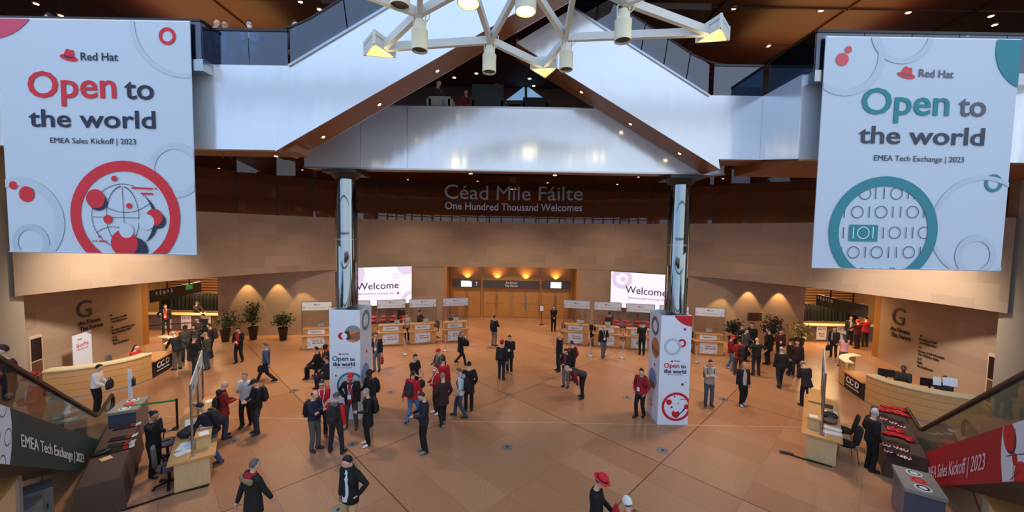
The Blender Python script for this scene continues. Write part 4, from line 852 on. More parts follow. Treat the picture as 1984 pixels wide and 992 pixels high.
for a in ((SDL,.2,.6,1.1,.2,.26,.1,'white card on the near raised shelf of the left side desk, nearest the end'),(SDL,.2,1.05,1.1,.2,.26,.05,'white card on the near raised shelf of the left side desk, farther one'),(SDL,.2,2.9,1.1,.22,.24,.2,'white card on the far raised shelf of the left side desk'),(SDL,-.22,.5,.765,.3,.21,.5,'white sheet on the lower top of the left side desk, nearest its end'),(SDL,-.2,.85,.765,.3,.42,-.2,'large white sheet on the lower top of the left side desk'),(SDL,-.2,2.35,.765,.3,.5,.1,'pale sheet on the lower top of the left side desk, beside the laptop'),
 (SDR,-.2,.62,1.1,.2,.2,.1,'white card on the near raised shelf of the right side desk'),(SDR,.24,.55,.765,.46,.24,.1,'white sheet on the lower top of the right side desk, nearest its end'),(SDR,.24,.9,.765,.46,.24,-.1,'white sheet on the lower top of the right side desk, second from its end'),(SDR,.22,2.1,.765,.4,.6,.05,'large white sheet on the lower top of the right side desk, farther back')): sheet(*a)
def laptop(t,x,y,rz,label):
    o=thing('laptop',label,'laptop',frm(t,x,y,.765),t.rotation_euler.z+rz); M().box((0,0,.01),(.33,.23,.018)).obj('keyboard_base',mat((30,30,32),.5),o); M().box((0,.15,.1),(.33,.012,.21),rot=Matrix.Rotation(-.3,3,'X')).obj('screen_lid',M_BLACK,o)
laptop(SDL,-.15,1.95,-1.5,'black laptop on the left side desk'); laptop(SDR,.2,2.75,1.5,'black laptop on the right side desk')
def lump(t,x,y,r,c,label,name='bag',z=.765):
    o=thing(name,label,'bag',frm(t,x,y,z),t.rotation_euler.z+.3); k=M(); k.sph((0,0,r[2]*.95),r,14,8); k.sph((r[0]*.3,r[1]*.2,r[2]*1.3),tuple(v*.6 for v in r),10,6); k.obj('body',mat(c,.6),o,smooth=60); k=M(); k.tube([(-r[0]*.4,0,r[2]*1.8),(-r[0]*.2,0,r[2]*2.3),(r[0]*.3,0,r[2]*2.3),(r[0]*.4,0,r[2]*1.8)],.015,6); k.obj('handle',mat(c,.6),o)
lump(SDL,-.2,1.45,(.24,.2,.11),(40,40,44),'dark grey bag lying on the left side desk','handbag'); lump(SDR,.2,1.62,(.22,.18,.11),(36,34,36),'dark round bag on the right side desk','handbag'); lump(SDR,.2,1.28,(.2,.15,.08),(120,88,78),'brownish pouch on the right side desk','handbag')
# chairs
def swivel(label,p,rz):
    t=thing('office_chair',label,'chair',p,rz); fab=mat((92,84,90),.8)
    k=M(); k.loft([(V3((0,0,z)),V3((.25*f,0,0)),V3((0,.25*f,0))) for z,f in ((.43,.8),(.45,1),(.5,1.02),(.53,.9))],16); k.obj('seat',fab,t,smooth=50)
    k=M(); k.loft([(V3((0,-.25-.06*(z-.6),z)),V3((.23*f,0,0)),V3((0,.045,0))) for z,f in ((.58,.6),(.64,.95),(.8,1.02),(.98,.95),(1.06,.6))],16); k.obj('backrest',fab,t,smooth=50); k=M(); k.bar((0,-.2,.42),(0,-.3,.7),.06,.03); k.obj('back_bracket',M_BLACK,t)
    for s in (-1,1): k=M(); k.tube([(s*.24,-.12,.45),(s*.3,-.1,.66),(s*.3,.1,.68)],.018,6); k.obj('armrest',M_BLACK,t)
    k=M(); k.lathe([(.03,.1),(.03,.43)],n=10); k.obj('gas_column',M_BLACK,t)
    for i in range(5):
        a=i*1.2566; g=M().bar((0,0,.11),(.3*math.cos(a),.3*math.sin(a),.07),.05,.03).obj('base_arm',M_BLACK,t); M().sph((.3*math.cos(a),.3*math.sin(a),.032),.032,8,6).obj('caster',M_BLACK,g)
def visitor(label,p,rz):
    t=thing('visitor_chair',label,'chair',p,rz); fab=mat((24,24,26),.7); k=M(); k.loft([(V3((0,0,z)),V3((.24*f,0,0)),V3((0,.24*f,0))) for z,f in ((.42,.85),(.44,1),(.49,1),(.51,.88))],16); k.obj('seat',fab,t,smooth=50)
    k=M(); k.loft([(V3((0,-.24-.22*(z-.55),z)),V3((.22*f,0,0)),V3((0,.035,0))) for z,f in ((.5,.7),(.56,.98),(.75,1),(.95,.9),(1.02,.55))],16); k.obj('backrest',fab,t,smooth=50)
    for x in (-1,1):
        for y in (-1,1): M().tube([(x*.2,y*.2,.43),(x*.24,y*.26,0)],.013,8).obj('leg',M_CHROME,t)
swivel('grey swivel chair at the near end of the left side desk',fl(327,904,.47)-V3((0,0,.47)),-.9); swivel('grey swivel chair behind the far half of the left side desk',fl(324,858,.47)-V3((0,0,.47)),-.95)
visitor('black visitor chair nearest the camera beside the right side desk',frm(SDR,.55,.8,0),1.15); visitor('black visitor chair farther back beside the right side desk',frm(SDR,.55,1.8,0),1.0)
# ================================================================ RECYCLING BINS
def bin_(label,c,rz,order):
    t=thing('recycling_bin',label,'bin',(c[0],c[1],0),rz); k=M(); k.bb(-.3,.3,-.5,.5,.04,.92); k.obj('body',mat((96,104,122),.35,.3),t); M().bb(-.33,.33,-.53,.53,.92,1.0).obj('top',mat((150,146,138),.4),t); M().bb(-.27,.27,-.47,.47,0,.04).obj('plinth',M_BLACK,t)
    for i in range(2): M().bb(-.31,-.3,-.47+i*.48,-.01+i*.48,.08,.88).obj('access_door',mat((106,114,130),.35,.3),t)
    for i,cn in enumerate(order):
        y=.32-i*.32; col_={'black':(20,20,20),'red':(200,24,30),'green':(30,140,60)}[cn]; k=M()
        g=M().lathe([(.14,1.0),(.14,1.012),(.1,1.014)],(0,y,0),24).obj('opening_ring',M_WHITE if cn!='red' else mat((230,80,80),.5),t); g['label']='%s opening'%cn
        M().lathe([(.115,1.008),(.105,1.018),(.05,1.012)],(0,y,0),20).obj('opening',mat(col_,.5),g)
bin_('grey recycling bin with black, red and green openings by the left escalator foot',(-11.7,11.3),.5,('black','red','green')); bin_('grey recycling bin with green, red and black openings at the bottom right',(9.3,8.25),-.6,('green','red','black'))
# ================================================================ CLOTHED TABLES AND GIVEAWAYS
def cloth_table(label,c,rz,w,L):
    t=thing('clothed_table',label,'table',(c[0],c[1],0),rz); k=M(); n=28; rg=[]
    def ring(z,ex,wv): 
        P=[]; per=[]
        for i in range(n*2):
            u=i/(n*2)*4; s=int(u); f=u-s; hw,hl=w/2+ex,L/2+ex
            x,y=((-hw+2*hw*f,-hl),(hw,-hl+2*hl*f),(hw-2*hw*f,hl),(-hw,hl-2*hl*f))[s]; q=1+wv*math.sin(i*2.4); P.append(V3((x*q,y*(1+wv*.3*math.sin(i*2.4)),z)))
        return P
    ra=[ring(.01,.09,.03),ring(.4,.04,.015),ring(.73,.005,0),ring(.755,-.01,0)]; N2=n*2; vs=[p for r in ra for p in r]; fs=[(j*N2+i,j*N2+(i+1)%N2,(j+1)*N2+(i+1)%N2,(j+1)*N2+i) for j in range(3) for i in range(N2)]; fs.append(tuple(range(3*N2,4*N2))); k.add(vs,fs); k.obj('tablecloth',M_CLOTHB,t,smooth=40)
    M().bb(-w/2+.05,w/2-.05,-L/2+.05,L/2-.05,.68,.72).obj('tabletop',M_GREYM,t); return t
TL=cloth_table('long table under a brown cloth with black lanyards, left foreground',(-10.06,9.25),.68,.68,3.1)
TR=cloth_table('long table under a brown cloth heaped with red bags, right foreground',(11.70,11.09),-.66,.74,3.4)
def lanyards(t,px,py,rz,label,n=6):
    o=thing('lanyard_bundle',label,'lanyards',fl(px,py,.757),t.rotation_euler.z+rz); k=M()
    for i in range(n): k.box((R.uniform(-.02,.02),-.08+.035*i,.012+.006*(i%2)),(.44,.05,.014),R.uniform(-.12,.12))
    k.obj('straps',mat((16,16,18),.6),o); k=M()
    for i in range(n): k.box((.24+.05*(i%2),-.08+.035*i,.026),(.05,.03,.012),R.uniform(-.3,.3))
    k.obj('badge_clips',M_WHITE,o); k=M()
    for i in range(0,n,2): k.box((.15,-.08+.035*i,.03),(.08,.03,.01),R.uniform(-.3,.3))
    k.obj('printed_tags',M_RED,o)
for (px,py),l in (((243,828),'farthest bundle of black lanyards on the left brown table'),((235,850),'second bundle from the bin of black lanyards on the left brown table'),((230,863),'third bundle from the bin of black lanyards on the left brown table'),((227,873),'bundle of black lanyards nearest the camera on the left brown table')): lanyards(TL,px,py,R.uniform(-.2,.1),l)
lump(TL,-.18,-.05,(.2,.09,.05),(18,18,20),'black crumpled bag beside the lanyards on the left brown table','cloth_bag',.757); sheet(TL,-.05,-.35,.757,.2,.2,.4,'cream card on the left brown table',(226,190,130))
for px,py in ((1712,808),(1728,815),(1745,822),(1722,824),(1738,832),(1718,858),(1736,862),(1754,868),(1720,869),(1738,876),(1756,882)): lanyards(TR,px,py,R.uniform(-1.8,-1.3),'bundle of black lanyards with white clips on the right brown table',5)
for o in [o for o in COL.objects if o.name.startswith('lanyard_bundle') and 'right' in o['label']]: o['group']='black lanyards on the right table'
for i,(px,py) in enumerate(((1708,797),(1722,799),(1736,802),(1750,806),(1762,810),(1715,793),(1732,796),(1748,800))): tote(fl(px,py,.757)+V3((0,0,.05 if i>4 else 0)),R.random()*3,'red tote bag in the far heap on the right brown table','far red bags on the right table',.6)
for i,(px,py) in enumerate(((1720,843),(1734,845),(1748,849),(1762,855),(1727,838),(1743,842))): tote(fl(px,py,.757)+V3((0,0,.05 if i>3 else 0)),R.random()*3,'red tote bag in the near heap on the right brown table','near red bags on the right table',.6)
sheet(TR,-.3,.95,.757,.26,.2,.4,'cream leaflet between the red bags on the right brown table',(230,214,180))
# ================================================================ LOWER ESCALATORS
def lower(s,label,panelm,words,wp):
    K=V3((s*12.0,10.72,0)); u=V3((-s*.618,-.786,0)); w=V3((s*.786,-.618,0)); SLP=.553
    t=thing('escalator',label,'escalator',K)
    T=7.2; at=lambda a,off,z:u*a+w*off+V3((0,0,z))
    for off in (0,1.25):
        k=M(); k.ext([at(-1.6,off,.1),at(0,off,.1),at(T,off,.1+SLP*T),at(T,off,.88+SLP*T),at(0,off,.88),at(-1.6,off,.88)],w*.015); k.obj('glass_balustrade',M_GLASS,t)
        k=M(); k.tube([at(-1.75,off,.45),at(-1.9,off,.62),at(-1.9,off,.8),at(-1.75,off,.93),at(-.05,off,.95),at(.25,off,1.02),at(T,off,.95+SLP*T)],.05,8); k.obj('handrail',M_RAIL,t,smooth=50)
        k=M(); k.ext([at(-1.7,off-.04,0),at(0,off-.04,0),at(T,off-.04,SLP*T),at(T,off-.04,.14+SLP*T),at(0,off-.04,.14),at(-1.7,off-.04,.14)],w*.1); k.obj('skirting',mat((96,84,74),.4,.4),t)
    k=M()
    for i in range(16):
        a=.2+i*.4; z=SLP*(a+.2); k.ext([at(a,.1,z-.22),at(a+.4,.1,z-.22),at(a+.4,.1,z),at(a,.1,z)],w*1.1)
    k.obj('steps',mat((120,122,124),.45,.5),t); k=M(); k.ext([at(-1.8,.08,.0),at(.2,.08,.0),at(.2,.08,.02),at(-1.8,.08,.02)],w*1.12); k.obj('landing_plate',M_STEEL,t)
    k=M(); k.ext([at(2.7,.06,.7),at(T,.06,.7+SLP*(T-2.7)),at(T,.06,SLP*T-.2),at(1.0,.06,SLP*1.0-.25)],w*1.1); k.obj('truss_casing',mat((86,66,56),.6),t)
    # printed side panel in the plane of the near balustrade
    n=-w; O=at(0,0,0)+n*.06; e=[(.0,.1),(2.7*1.0,.62),(T,.62+SLP*(T-2.7)),(T,.1+SLP*T)]
    P=lambda a,z:u*a+n*.055+V3((0,0,z))
    g=M().ext([P(a,z) for a,z in e],n*.02); g=g.obj('printed_panel',panelm,t); 
    return t,K,u,n,P
WHP=M_PAPER
t,K,u,n,P=lower(-1,'escalator with dark green printed side panel at the left edge',mat((46,66,68),.6),None,None)
A_=K+n*.08; B_=A_+u
txpx('EMEA Tech Exchange | 2023',M_WHITE,t,(41,865),(162,897),25,(B_.x,B_.y),(A_.x,A_.y),base=K,off=.02,inset=.005,depth=.004)
def pan_art(t,K,u,n,pts,items):
    # white roundel with artwork in panel coordinates (a along slope start, z)
    k=None; ar=Art(pts)
    for it in items:
        if it[0]=='d': ar.disc(*it[1:])
        elif it[0]=='r': ar.ring(*it[1:])
        else: ar.line(*it[1:])
    return ar
SLP=.553
U=-u if (-u).x>0 else u      # reading direction (left to right)
sg=-1                       # left: a decreases to the right
cl=[(-7.2,.62+SLP*4.5),(-2.7,.62),(0,.1),(-7.2,.1+SLP*7.2)]
def pa(px,py): q=onpl(px,py,(K.x+n.x*.076,K.y+n.y*.076),(K.x+n.x*.076+u.x,K.y+n.y*.076+u.y))-K-n*.076; return (q.dot(u),q.z)
a0,z0=pa(20,805); ar=Art(cl); ar.disc(-a0-1.3,z0-.15,1.32,M_PAPER); c5=circ(-a0-1.3,z0-.15,1.32)
for x,y in ((5,792),(15,847),(-14,800),(-8,850),(3,900)): q=pa(x,y); ar.ring(-q[0],q[1],.12,.14,ink,cl=c5)
ar.obj(t,n*.076,-u)
t,K,u,n,P=lower(1,'escalator with red printed side panel at the right edge',mat((178,22,34),.6),None,None)
A_=K+n*.08; B_=A_+u
txpx('EMEA Sales Kickoff | 2023',mat((238,206,210),.6),t,(1795,929),(1908,910),25,(A_.x,A_.y),(B_.x,B_.y),base=K,off=.02,inset=.005,depth=.004)
cl=[(0,.1),(2.7,.62),(7.2,.62+SLP*4.5),(7.2,.1+SLP*7.2)]
a0,z0=pa(1942,850); ar=Art(cl); ar.disc(a0+1.35,z0,1.36,M_PAPER); c5=circ(a0+1.35,z0,1.36)
for x,y,r,m in ((1957,849,.25,M_NAVY),(1956,845,.24,M_RED),(1967,890,.1,M_RED),(1982,935,.3,M_RED)): q=pa(x,y); ar.disc(q[0],q[1],r,m,c5)
for p,q,w,m in (((1950,884),(1990,879),.015,M_NAVY),((1968,830),(1962,950),.015,M_NAVY),((1958,930),(1978,912),.015,M_NAVY),((1954,949),(1966,948),.06,M_RED)): ar.line(pa(*p),pa(*q),w,m,c5)
ar.obj(t,n*.076,u)
# timber casing and cabinets below the escalators
for s,lb in ((-1,'pale timber casing with panel joints at the bottom left corner'),(1,'pale timber casing with panel joints at the bottom right corner')):
    K=V3((s*12.0,10.72,0)); u=V3((-s*.618,-.786,0)); w=V3((s*.786,-.618,0)); t=thing('timber_casing',lb,'casing',K+u*(5.25 if s<0 else 4.75)); TZ=1.9 if s<0 else 1.55; a0=0
    rz=math.atan2(u.y,u.x)
    q=lambda a,o_,z:u*a+w*o_+V3((0,0,z))
    for z0,z1 in ((.0,TZ*.5),(TZ*.5+.01,TZ)): k=M(); k.ext([q(0,.1,z0),q(3.6,.1,z0),q(3.6,.1,z1),q(0,.1,z1)],w*1.6); k.obj('panel',M_PALEW,t)
    M().ext([q(-.06,.06,0),q(.1,.06,0),q(.1,.06,TZ),q(-.06,.06,TZ)],w*.1).obj('corner_trim',mat((160,156,148),.4,.3),t); M().ext([q(-.03,.07,TZ),q(3.6,.07,TZ),q(3.6,.07,TZ+.03),q(-.03,.07,TZ+.03)],w*1.6).obj('top_board',mat((176,124,66),.5),t)
def cabinet(label,c,rz,sz,m):
    t=thing('service_cabinet',label,'cabinet',c,rz); x,y,z=sz; k=M(); k.bb(-x/2,x/2,-y/2,y/2,.06,z); k.obj('body',m,t); M().bb(-x/2+.02,x/2-.02,-y/2-.012,-y/2,.09,z-.03).obj('door',m,t); M().bb(x/2-.09,x/2-.07,-y/2-.03,-y/2-.012,z*.5,z*.62).obj('handle',M_BLACK,t); M().bb(-x/2+.03,x/2-.03,-y/2+.03,y/2-.03,0,.06).obj('plinth',M_BLACK,t)
MC=mat((122,126,126),.45,.3)
LP=lambda s_,a_,o_: V3((s_*12.0,10.72,0))+V3((-s_*.618,-.786,0))*a_+V3((s_*.786,-.618,0))*o_
cabinet('grey metal cabinet under the left escalator, next to the brown table',LP(-1,3.55,.35),.905,(.5,.45,.86),MC); cabinet('grey metal cabinet under the left escalator, next to the timber casing',LP(-1,4.15,.4),.905,(.6,.45,.8),MC); cabinet('dark blue metal cabinet under the right escalator',LP(1,4.1,.35),-.905,(.7,.45,.6),mat((56,66,86),.4,.3))
# green queue tape, cable covers
t=thing('tape_barrier','black post with green retractable tape leading to the left recycling bin','barrier',fl(344,830)); q=V3(t.location); M().lathe([(.15,0),(.15,.02),(.03,.04)],n=18).obj('base',M_BLACK,t); M().lathe([(.03,.02),(.03,.98)],n=10).obj('pole',M_BLACK,t); k=M(); k.bar((0,0,.93),V3((-11.6,11.1,1.02))-q,.006,.06); k.obj('tape',mat((70,150,80),.6),t)
def strip_(label,pts):
    k=M()
    for a,b in zip(pts,pts[1:]): k.bar(fl(*a)+V3((0,0,.012)),fl(*b)+V3((0,0,.012)),.06,.024)
    c=fl(*pts[0]); k.v=[v-V3((c.x,c.y,0)) for v in k.v]; tag(k.obj('cable_cover',M_BLACK,None,(c.x,c.y,0)),label,'cable cover')
strip_('black cable cover on the floor beside the left side desk',[(236,990),(338,957),(404,941)]); strip_('black cable cover on the floor beside the right side desk',[(1520,878),(1560,891),(1612,905)])
q=fl(1527,881); tag(M().box((0,0,.02),(.34,.12,.035)).obj('cable_box',mat((40,34,32),.5),None,fl(1524,879),-.5),'flat dark socket box at the end of the right cable cover','socket box')
# paper holders and monitors on the right reception desk, monitor and cup left
for i,(px,py) in enumerate(((1817,747),(1836,748),(1849,750))):
    q=fl(px,py,1.13); t=thing('paper_holder',['white leaflet stand on the right reception desk, leftmost of three','white leaflet stand on the right reception desk, middle of three','white leaflet stand on the right reception desk, rightmost of three'][i],'leaflet stand',(q.x-.02,q.y+.02,1.13),-.35); M().box((0,0,.16),(.22,.012,.3),rot=Matrix.Rotation(-.12,3,'X')).obj('sheet',mat((226,236,250),.5),t); M().box((0,.04,.01),(.22,.1,.02)).obj('foot',M_PLEXI,t)
def monitor(label,c,rz):
    t=thing('computer_monitor',label,'monitor',c,rz); M().box((0,0,.28),(.5,.04,.3)).obj('screen',M_BLACK,t); k=M(); k.box((0,.03,.09),(.05,.03,.14)); k.box((0,.03,.01),(.22,.16,.02)); k.obj('stand',M_BLACK,t)
monitor('black computer monitor left of the man at the right reception desk',(15.3,15.05,.78),2.6); monitor('black computer monitor between the two right receptionists',(16.0,14.1,.78),2.7)
t=thing('work_table','receptionists working table behind the right curved desk','table',(15.75,14.5,0),-.87); M().bb(-1.1,1.1,-.3,.3,.73,.77).obj('tabletop',M_DESKW,t); [M().bb(x*1.05-.03,x*1.05+.03,-.28,.28,0,.73).obj('leg',M_GREYM,t) for x in (-1,1)]
q=fl(285,690,.78); t=thing('paper_cup','white paper cup on the left reception counter','cup',(q.x+.05,q.y+.1,.772)); M().lathe([(.035,0),(.045,.12)],n=12).obj('cup_body',M_WHITE,t); M().lathe([(.047,.12),(.04,.135)],n=12).obj('lid',M_WHITE,t)
swivel('dark grey swivel chair behind the red jacketed receptionist',(-16.7,15.7,0),-1.2)
# ================================================================ LOUNGE ON THE BRIDGE
def sofa(label,c,w,m,h=.8):
    t=thing('lounge_sofa',label,'sofa',c); M().bb(-w/2,w/2,-.4,.4,.12,.42).obj('seat',m,t); M().bb(-w/2,w/2,-.5,-.36,.12,h).obj('backrest',m,t)
    for s in (-1,1): M().bb(s*w/2-.08,s*w/2+.08,-.5,.4,.12,.6).obj('arm',m,t)
    for x in (-1,1):
        for y in (-.4,.34): M().lathe([(.02,0),(.025,.12)],(x*(w/2-.08),y,0),8).obj('foot',M_BLACK,t)
    return t
sofa('pale low armchair behind the bridge parapet',(-2.62,13.9,10.5),.75,mat((150,146,132),.8),.68); sofa('dark grey sofa behind the bridge parapet',(-.95,14.0,10.5),1.1,mat((44,50,50),.8),1.15); sofa('black armchair behind the bridge parapet, right of the dark sofa',(.75,14.2,10.5),.9,mat((26,26,28),.8),.8)

t=thing('sanitiser_stand','slim white upright stand with a dark bottle behind the left recycling bin','stand',fl(240,792)+V3((0,.25,0))); M().lathe([(.15,0),(.15,.02),(.03,.03)],n=18).obj('base',M_BLACK,t); M().bb(-.07,.07,-.012,.012,.03,1.35).obj('board',M_WHITE,t); k=M(); k.lathe([(.05,.75),(.055,.78),(.055,.98),(.02,1.02),(.02,1.07)],(.13,0,0),14); k.obj('bottle',mat((24,50,50),.4),t); M().bb(.05,.16,-.03,.03,.72,.75).obj('bracket',M_STEEL,t)
for (px,py),l in (((1728,797),'chrome hoop rail behind the right brown table'),): 
    t=thing('hoop_rail',l,'rail',fl(px,py)+V3((.35,.9,0)),-.6); k=M(); k.tube([(-.25,0,0),(-.25,0,.85),(-.2,0,.95),(.1,0,.95),(.25,0,.8),(.3,0,0)],.025,8); k.obj('rail',M_CHROME,t,smooth=50)
# ================================================================ PEOPLE
QUEUE=[]
SKINS={'l':(222,172,146),'m':(196,146,116),'d':(92,62,48),'p':(234,186,164)}
def ik(a,t,l1,l2,h):
    d=t-a; L=min(d.length,(l1+l2)*.999); d=d.normalized(); t=a+d*L; x=(l1*l1-l2*l2+L*L)/(2*L); y=math.sqrt(max(0,l1*l1-x*x)); p=(h-d*h.dot(d)); p=p.normalized() if p.length>1e-5 else V3((1,0,0)); return a+d*x+p*y,t
W_={ # wrist targets (right, left) in upright body space, elbow hints
'stand':((.25,.03,.84),(-.25,.03,.84)),'phone':((.07,.30,1.14),(-.09,.29,1.12)),'pocket':((.2,.08,.93),(-.2,.08,.93)),'fold':((-.1,.2,1.17),(.1,.23,1.2)),
'hip':((.23,.03,1.02),(-.23,.03,1.02)),'hipL':((.25,.03,.84),(-.22,.0,1.0)),'hipR':((.22,0,1.0),(-.25,.03,.84)),'cupR':((.06,.24,1.42),(-.25,.03,.86)),'cupL':((.25,.03,.86),(-.06,.24,1.42)),'holdR':((.14,.3,1.14),(-.25,.03,.86)),'holdL':((.25,.03,.86),(-.14,.3,1.14)),
'walk':((.24,.24,.9),(-.24,-.2,.86)),'bend':((.1,.22,.45),(-.1,.22,.45)),'reach':((.16,.46,1.08),(-.16,.44,1.06)),'bag':((.12,.3,1.02),(-.12,.3,1.0)),'sit':((.13,.34,1.02),(-.13,.34,1.02)),'clasp':((.05,.2,.98),(-.05,.2,.98)),'shade':((.12,.2,1.56),(-.06,.26,1.2)),'rail':((.42,.26,1.05),(-.22,.2,1.0))}
def person(label,pos,face,pose='stand',H=1.75,top=(30,30,34),pant=(30,32,40),shoe=(24,22,22),skin='l',hair='short',hc=(40,30,24),hem=.84,shirt=None,short=False,lean=0,hp=12,hy=0,stride=0,sit=False,stance=.1,lan=None,hat=None,hatc=(206,20,36),glasses=False,beard=None,hood=None,fur=None,bulk=1.0,bag=None,held=None,scarf=None,tie=None,mask=False,lod=.02,sleeve=None,legs=None,seat=.47,fem=False,group=None):
    s=H/1.75; a=math.radians(face); rz=math.pi+a; hz=.93
    foot={}
    if sit: hz=seat+.07; foot={1:V3((.11,.42,.09)),-1:V3((-.11,.40,.09))}
    elif stride:
        hz=.09+math.sqrt(.842**2-(stride*.5)**2)-.012; foot={1:V3((.08,stride*.55,.09)),-1:V3((-.08,-stride*.5,.13 if stride>.4 else .1))}
    else: foot={1:V3((stance,.0,.09)),-1:V3((-stance,.0+.04*(len(label)%3-1),.09))}
    if legs: foot={1:V3(legs[0]),-1:V3(legs[1])}
    dz=hz-.93; Lr=math.radians(lean); cL,sL=math.cos(Lr),math.sin(Lr)
    RX=Matrix.Rotation(-Lr,3,'X')
    T=lambda p:V3((0,0,hz))+RX@(V3(p)+V3((0,0,dz))-V3((0,0,hz)))
    skinm=mat(SKINS[skin],.55); S=lambda v:V3(v)*s
    wr=W_[pose]; sh={1:T((.175*bulk,0,1.42)),-1:T((-.175*bulk,0,1.42))}; arm={}
    hints={'stand':V3((.5,-1,0)),'fold':V3((1,0,-.8)),'phone':V3((.7,-.4,-1)),'hip':V3((1.6,-.5,0)),'hipL':V3((1.4,-.7,0)),'hipR':V3((1.4,-.7,0)),'pocket':V3((1,-1,0)),'reach':V3((.8,-.2,-1)),'sit':V3((.8,-.6,-1)),'bend':V3((.4,-.2,0))}
    for sd in (1,-1):
        w=wr[0 if sd==1 else 1]; t=V3(w) if pose=='bend' else T(w); h=hints.get(pose,V3((.6,-.8,-.8))); h=RX@V3((h.x*sd,h.y,h.z)); e,t=ik(sh[sd],t,.29,.265,h); arm[sd]=(sh[sd],e,t)
    leg={}
    for sd in (1,-1):
        hp_=V3((.09*sd,0,hz)); k_,f_=ik(hp_,foot[sd],.43,.415,V3((.12*sd,1,.25 if sit else 0))); leg[sd]=(hp_,k_,foot[sd] if (foot[sd]-hp_).length<.845 else f_)
    def ring(p,rx,ry,off=0): 
        c=T((0,off,p)); return (S(c),S(RX@V3((rx,0,0))),S(RX@V3((0,ry,0))))
    neck=T((0,.0,1.5)); hd=Matrix.Rotation(math.radians(hy),3,'Z')@Matrix.Rotation(-math.radians(hp)-Lr*.55,3,'X'); hc_=neck+RX@V3((0,.012,.055))+hd@V3((0,.015,.085)); HQ=hd
    HP=lambda x,y,z:S(hc_+HQ@V3((x,y,z)))
    def torso(k,e=0,z0=.84,b=1.0):
        P=[(z0,.165,.115),(.93,.17,.12),(1.02,.152,.108),(1.12,.15,.105),(1.25,.172,.118),(1.36,.178,.112),(1.42,.165,.09),(1.47,.085,.065)]
        if z0<.8: P=[(z0,.185,.14)]+[(z0+(.93-z0)*.5,.178,.13)]+P[1:]
        k.loft([ring(z,(rx+e)*b,(ry+e)*b,-.01 if z>1.3 else 0) for z,rx,ry in P],14)
    # body: one continuous surface, head to ankles
    k=M(); torso(k,0,.84,bulk)
    k.tube([S(T((0,-.01,1.43))),S(neck+RX@V3((0,.005,.03))),HP(0,-.015,-.04)],[.06*s,.055*s,.055*s],10)
    k.sph(HP(0,0,.02),tuple(v*s for v in (.074,.092,.098)),14,10,HQ); k.sph(HP(0,.02,-.045),tuple(v*s for v in (.058,.07,.068)),12,8,HQ)
    k.tube([HP(0,.088,.02),HP(0,.106,-.018)],[.009*s,.015*s],8,True)
    for sd in (1,-1):
        k.sph(HP(sd*.076,-.008,.005),tuple(v*s for v in (.011,.02,.032)),8,6,HQ); k.sph(HP(sd*.03,.08,.035),tuple(v*s for v in (.02,.012,.008)),8,6,HQ)
        A=arm[sd]; k.tube([S(A[0]),S(A[0].lerp(A[1],.5)),S(A[1]),S(A[1].lerp(A[2],.35)),S(A[2])],[.052*s,.045*s,.038*s,.038*s,.026*s],10,True)
        G=leg[sd]; k.tube([S(G[0]),S(G[0].lerp(G[1],.4)),S(G[1]),S(G[1].lerp(G[2],.35)),S(G[2])],[.085*s,.078*s,.055*s,.056*s,.038*s],10,True)
    ex=M(); ex.mi(1)
    for sd in (1,-1): ex.sph(HP(sd*.031,.083,.02),tuple(v*s for v in (.012,.008,.008)),8,6,HQ)
    for sd in (1,-1): ex.box(HP(sd*.032,.093,.04),(.03*s,.008*s,.007*s),rot=HQ)
    ex.mi(2).box(HP(0,.09,-.058),(.044*s,.012*s,.011*s),rot=HQ); ex.mi(0)
    for sd in (1,-1): # hand: palm, four bent fingers of unequal length, thumb
        A=arm[sd]; d=(A[2]-A[1]).normalized(); inn=V3((-sd,.25,.1)) if pose not in('phone','reach','bend','fold','rail') else V3((-sd*.3,0,-1)); nn=(inn-d*inn.dot(d)).normalized(); sdv=d.cross(nn)*sd; 
        if sdv.dot(V3((0,1,0)))<0 and pose not in('phone','reach'): sdv=-sdv
        w=A[2]; c=w+d*.045
        ex.loft([(S(w-d*.02),S(sdv*.024),S(nn*.018)),(S(w+d*.01),S(sdv*.028),S(nn*.016)),(S(w+d*.055),S(sdv*.041),S(nn*.015)),(S(w+d*.088),S(sdv*.038),S(nn*.012))],8)
        cur=.5
        for i,(o_,L) in enumerate(((.029,.072),(.01,.08),(-.01,.075),(-.028,.058))):
            b=w+d*.082+sdv*o_; m=b+(d*math.cos(cur*.5)+nn*math.sin(cur*.5))*L*.5; e=m+(d*math.cos(cur*1.8)+nn*math.sin(cur*1.8))*L*.5; ex.tube([S(b),S(m),S(e)],[.0098*s,.009*s,.007*s],6)
        b=w+d*.03+sdv*.03; ex.tube([S(b),S(b+sdv*.026+d*.028+nn*.012),S(b+sdv*.028+d*.06+nn*.022)],[.0125*s,.011*s,.008*s],6)
    me=k.mesh('person'); 
    for m_ in (skinm,mat((26,20,18),.4),mat((150,84,80),.5)): me.materials.append(m_)
    root=bpy.data.objects.new('person',me); COL.objects.link(root); root.location=pos; root.rotation_euler.z=rz; tag(root,label,'person',group)
    QUEUE.append((root,lod*.8,4,ex))
    def child(k,name,c,vox=None,it=3,lab=None,rough=.8):
        o=k.obj(name,mat(c,rough) if not isinstance(c,list) else c,root,smooth=None if vox else 50)
        if lab: o['label']=lab
        if vox: QUEUE.append((o,vox,it,None))
        return o
    # trousers
    k=M(); k.loft([ring(z,rx*bulk,ry*bulk) for z,rx,ry in ((.84,.17,.125),(.9,.178,.132),(.98,.17,.125),(1.0,.16,.118))],14)
    for sd in (1,-1):
        G=leg[sd]; k.tube([S(G[0]),S(G[0].lerp(G[1],.4)),S(G[1]),S(G[1].lerp(G[2],.4)),S(G[2]+V3((0,-.01,-.02)))],[.1*s,.092*s,.072*s,.068*s,.062*s],10,True)
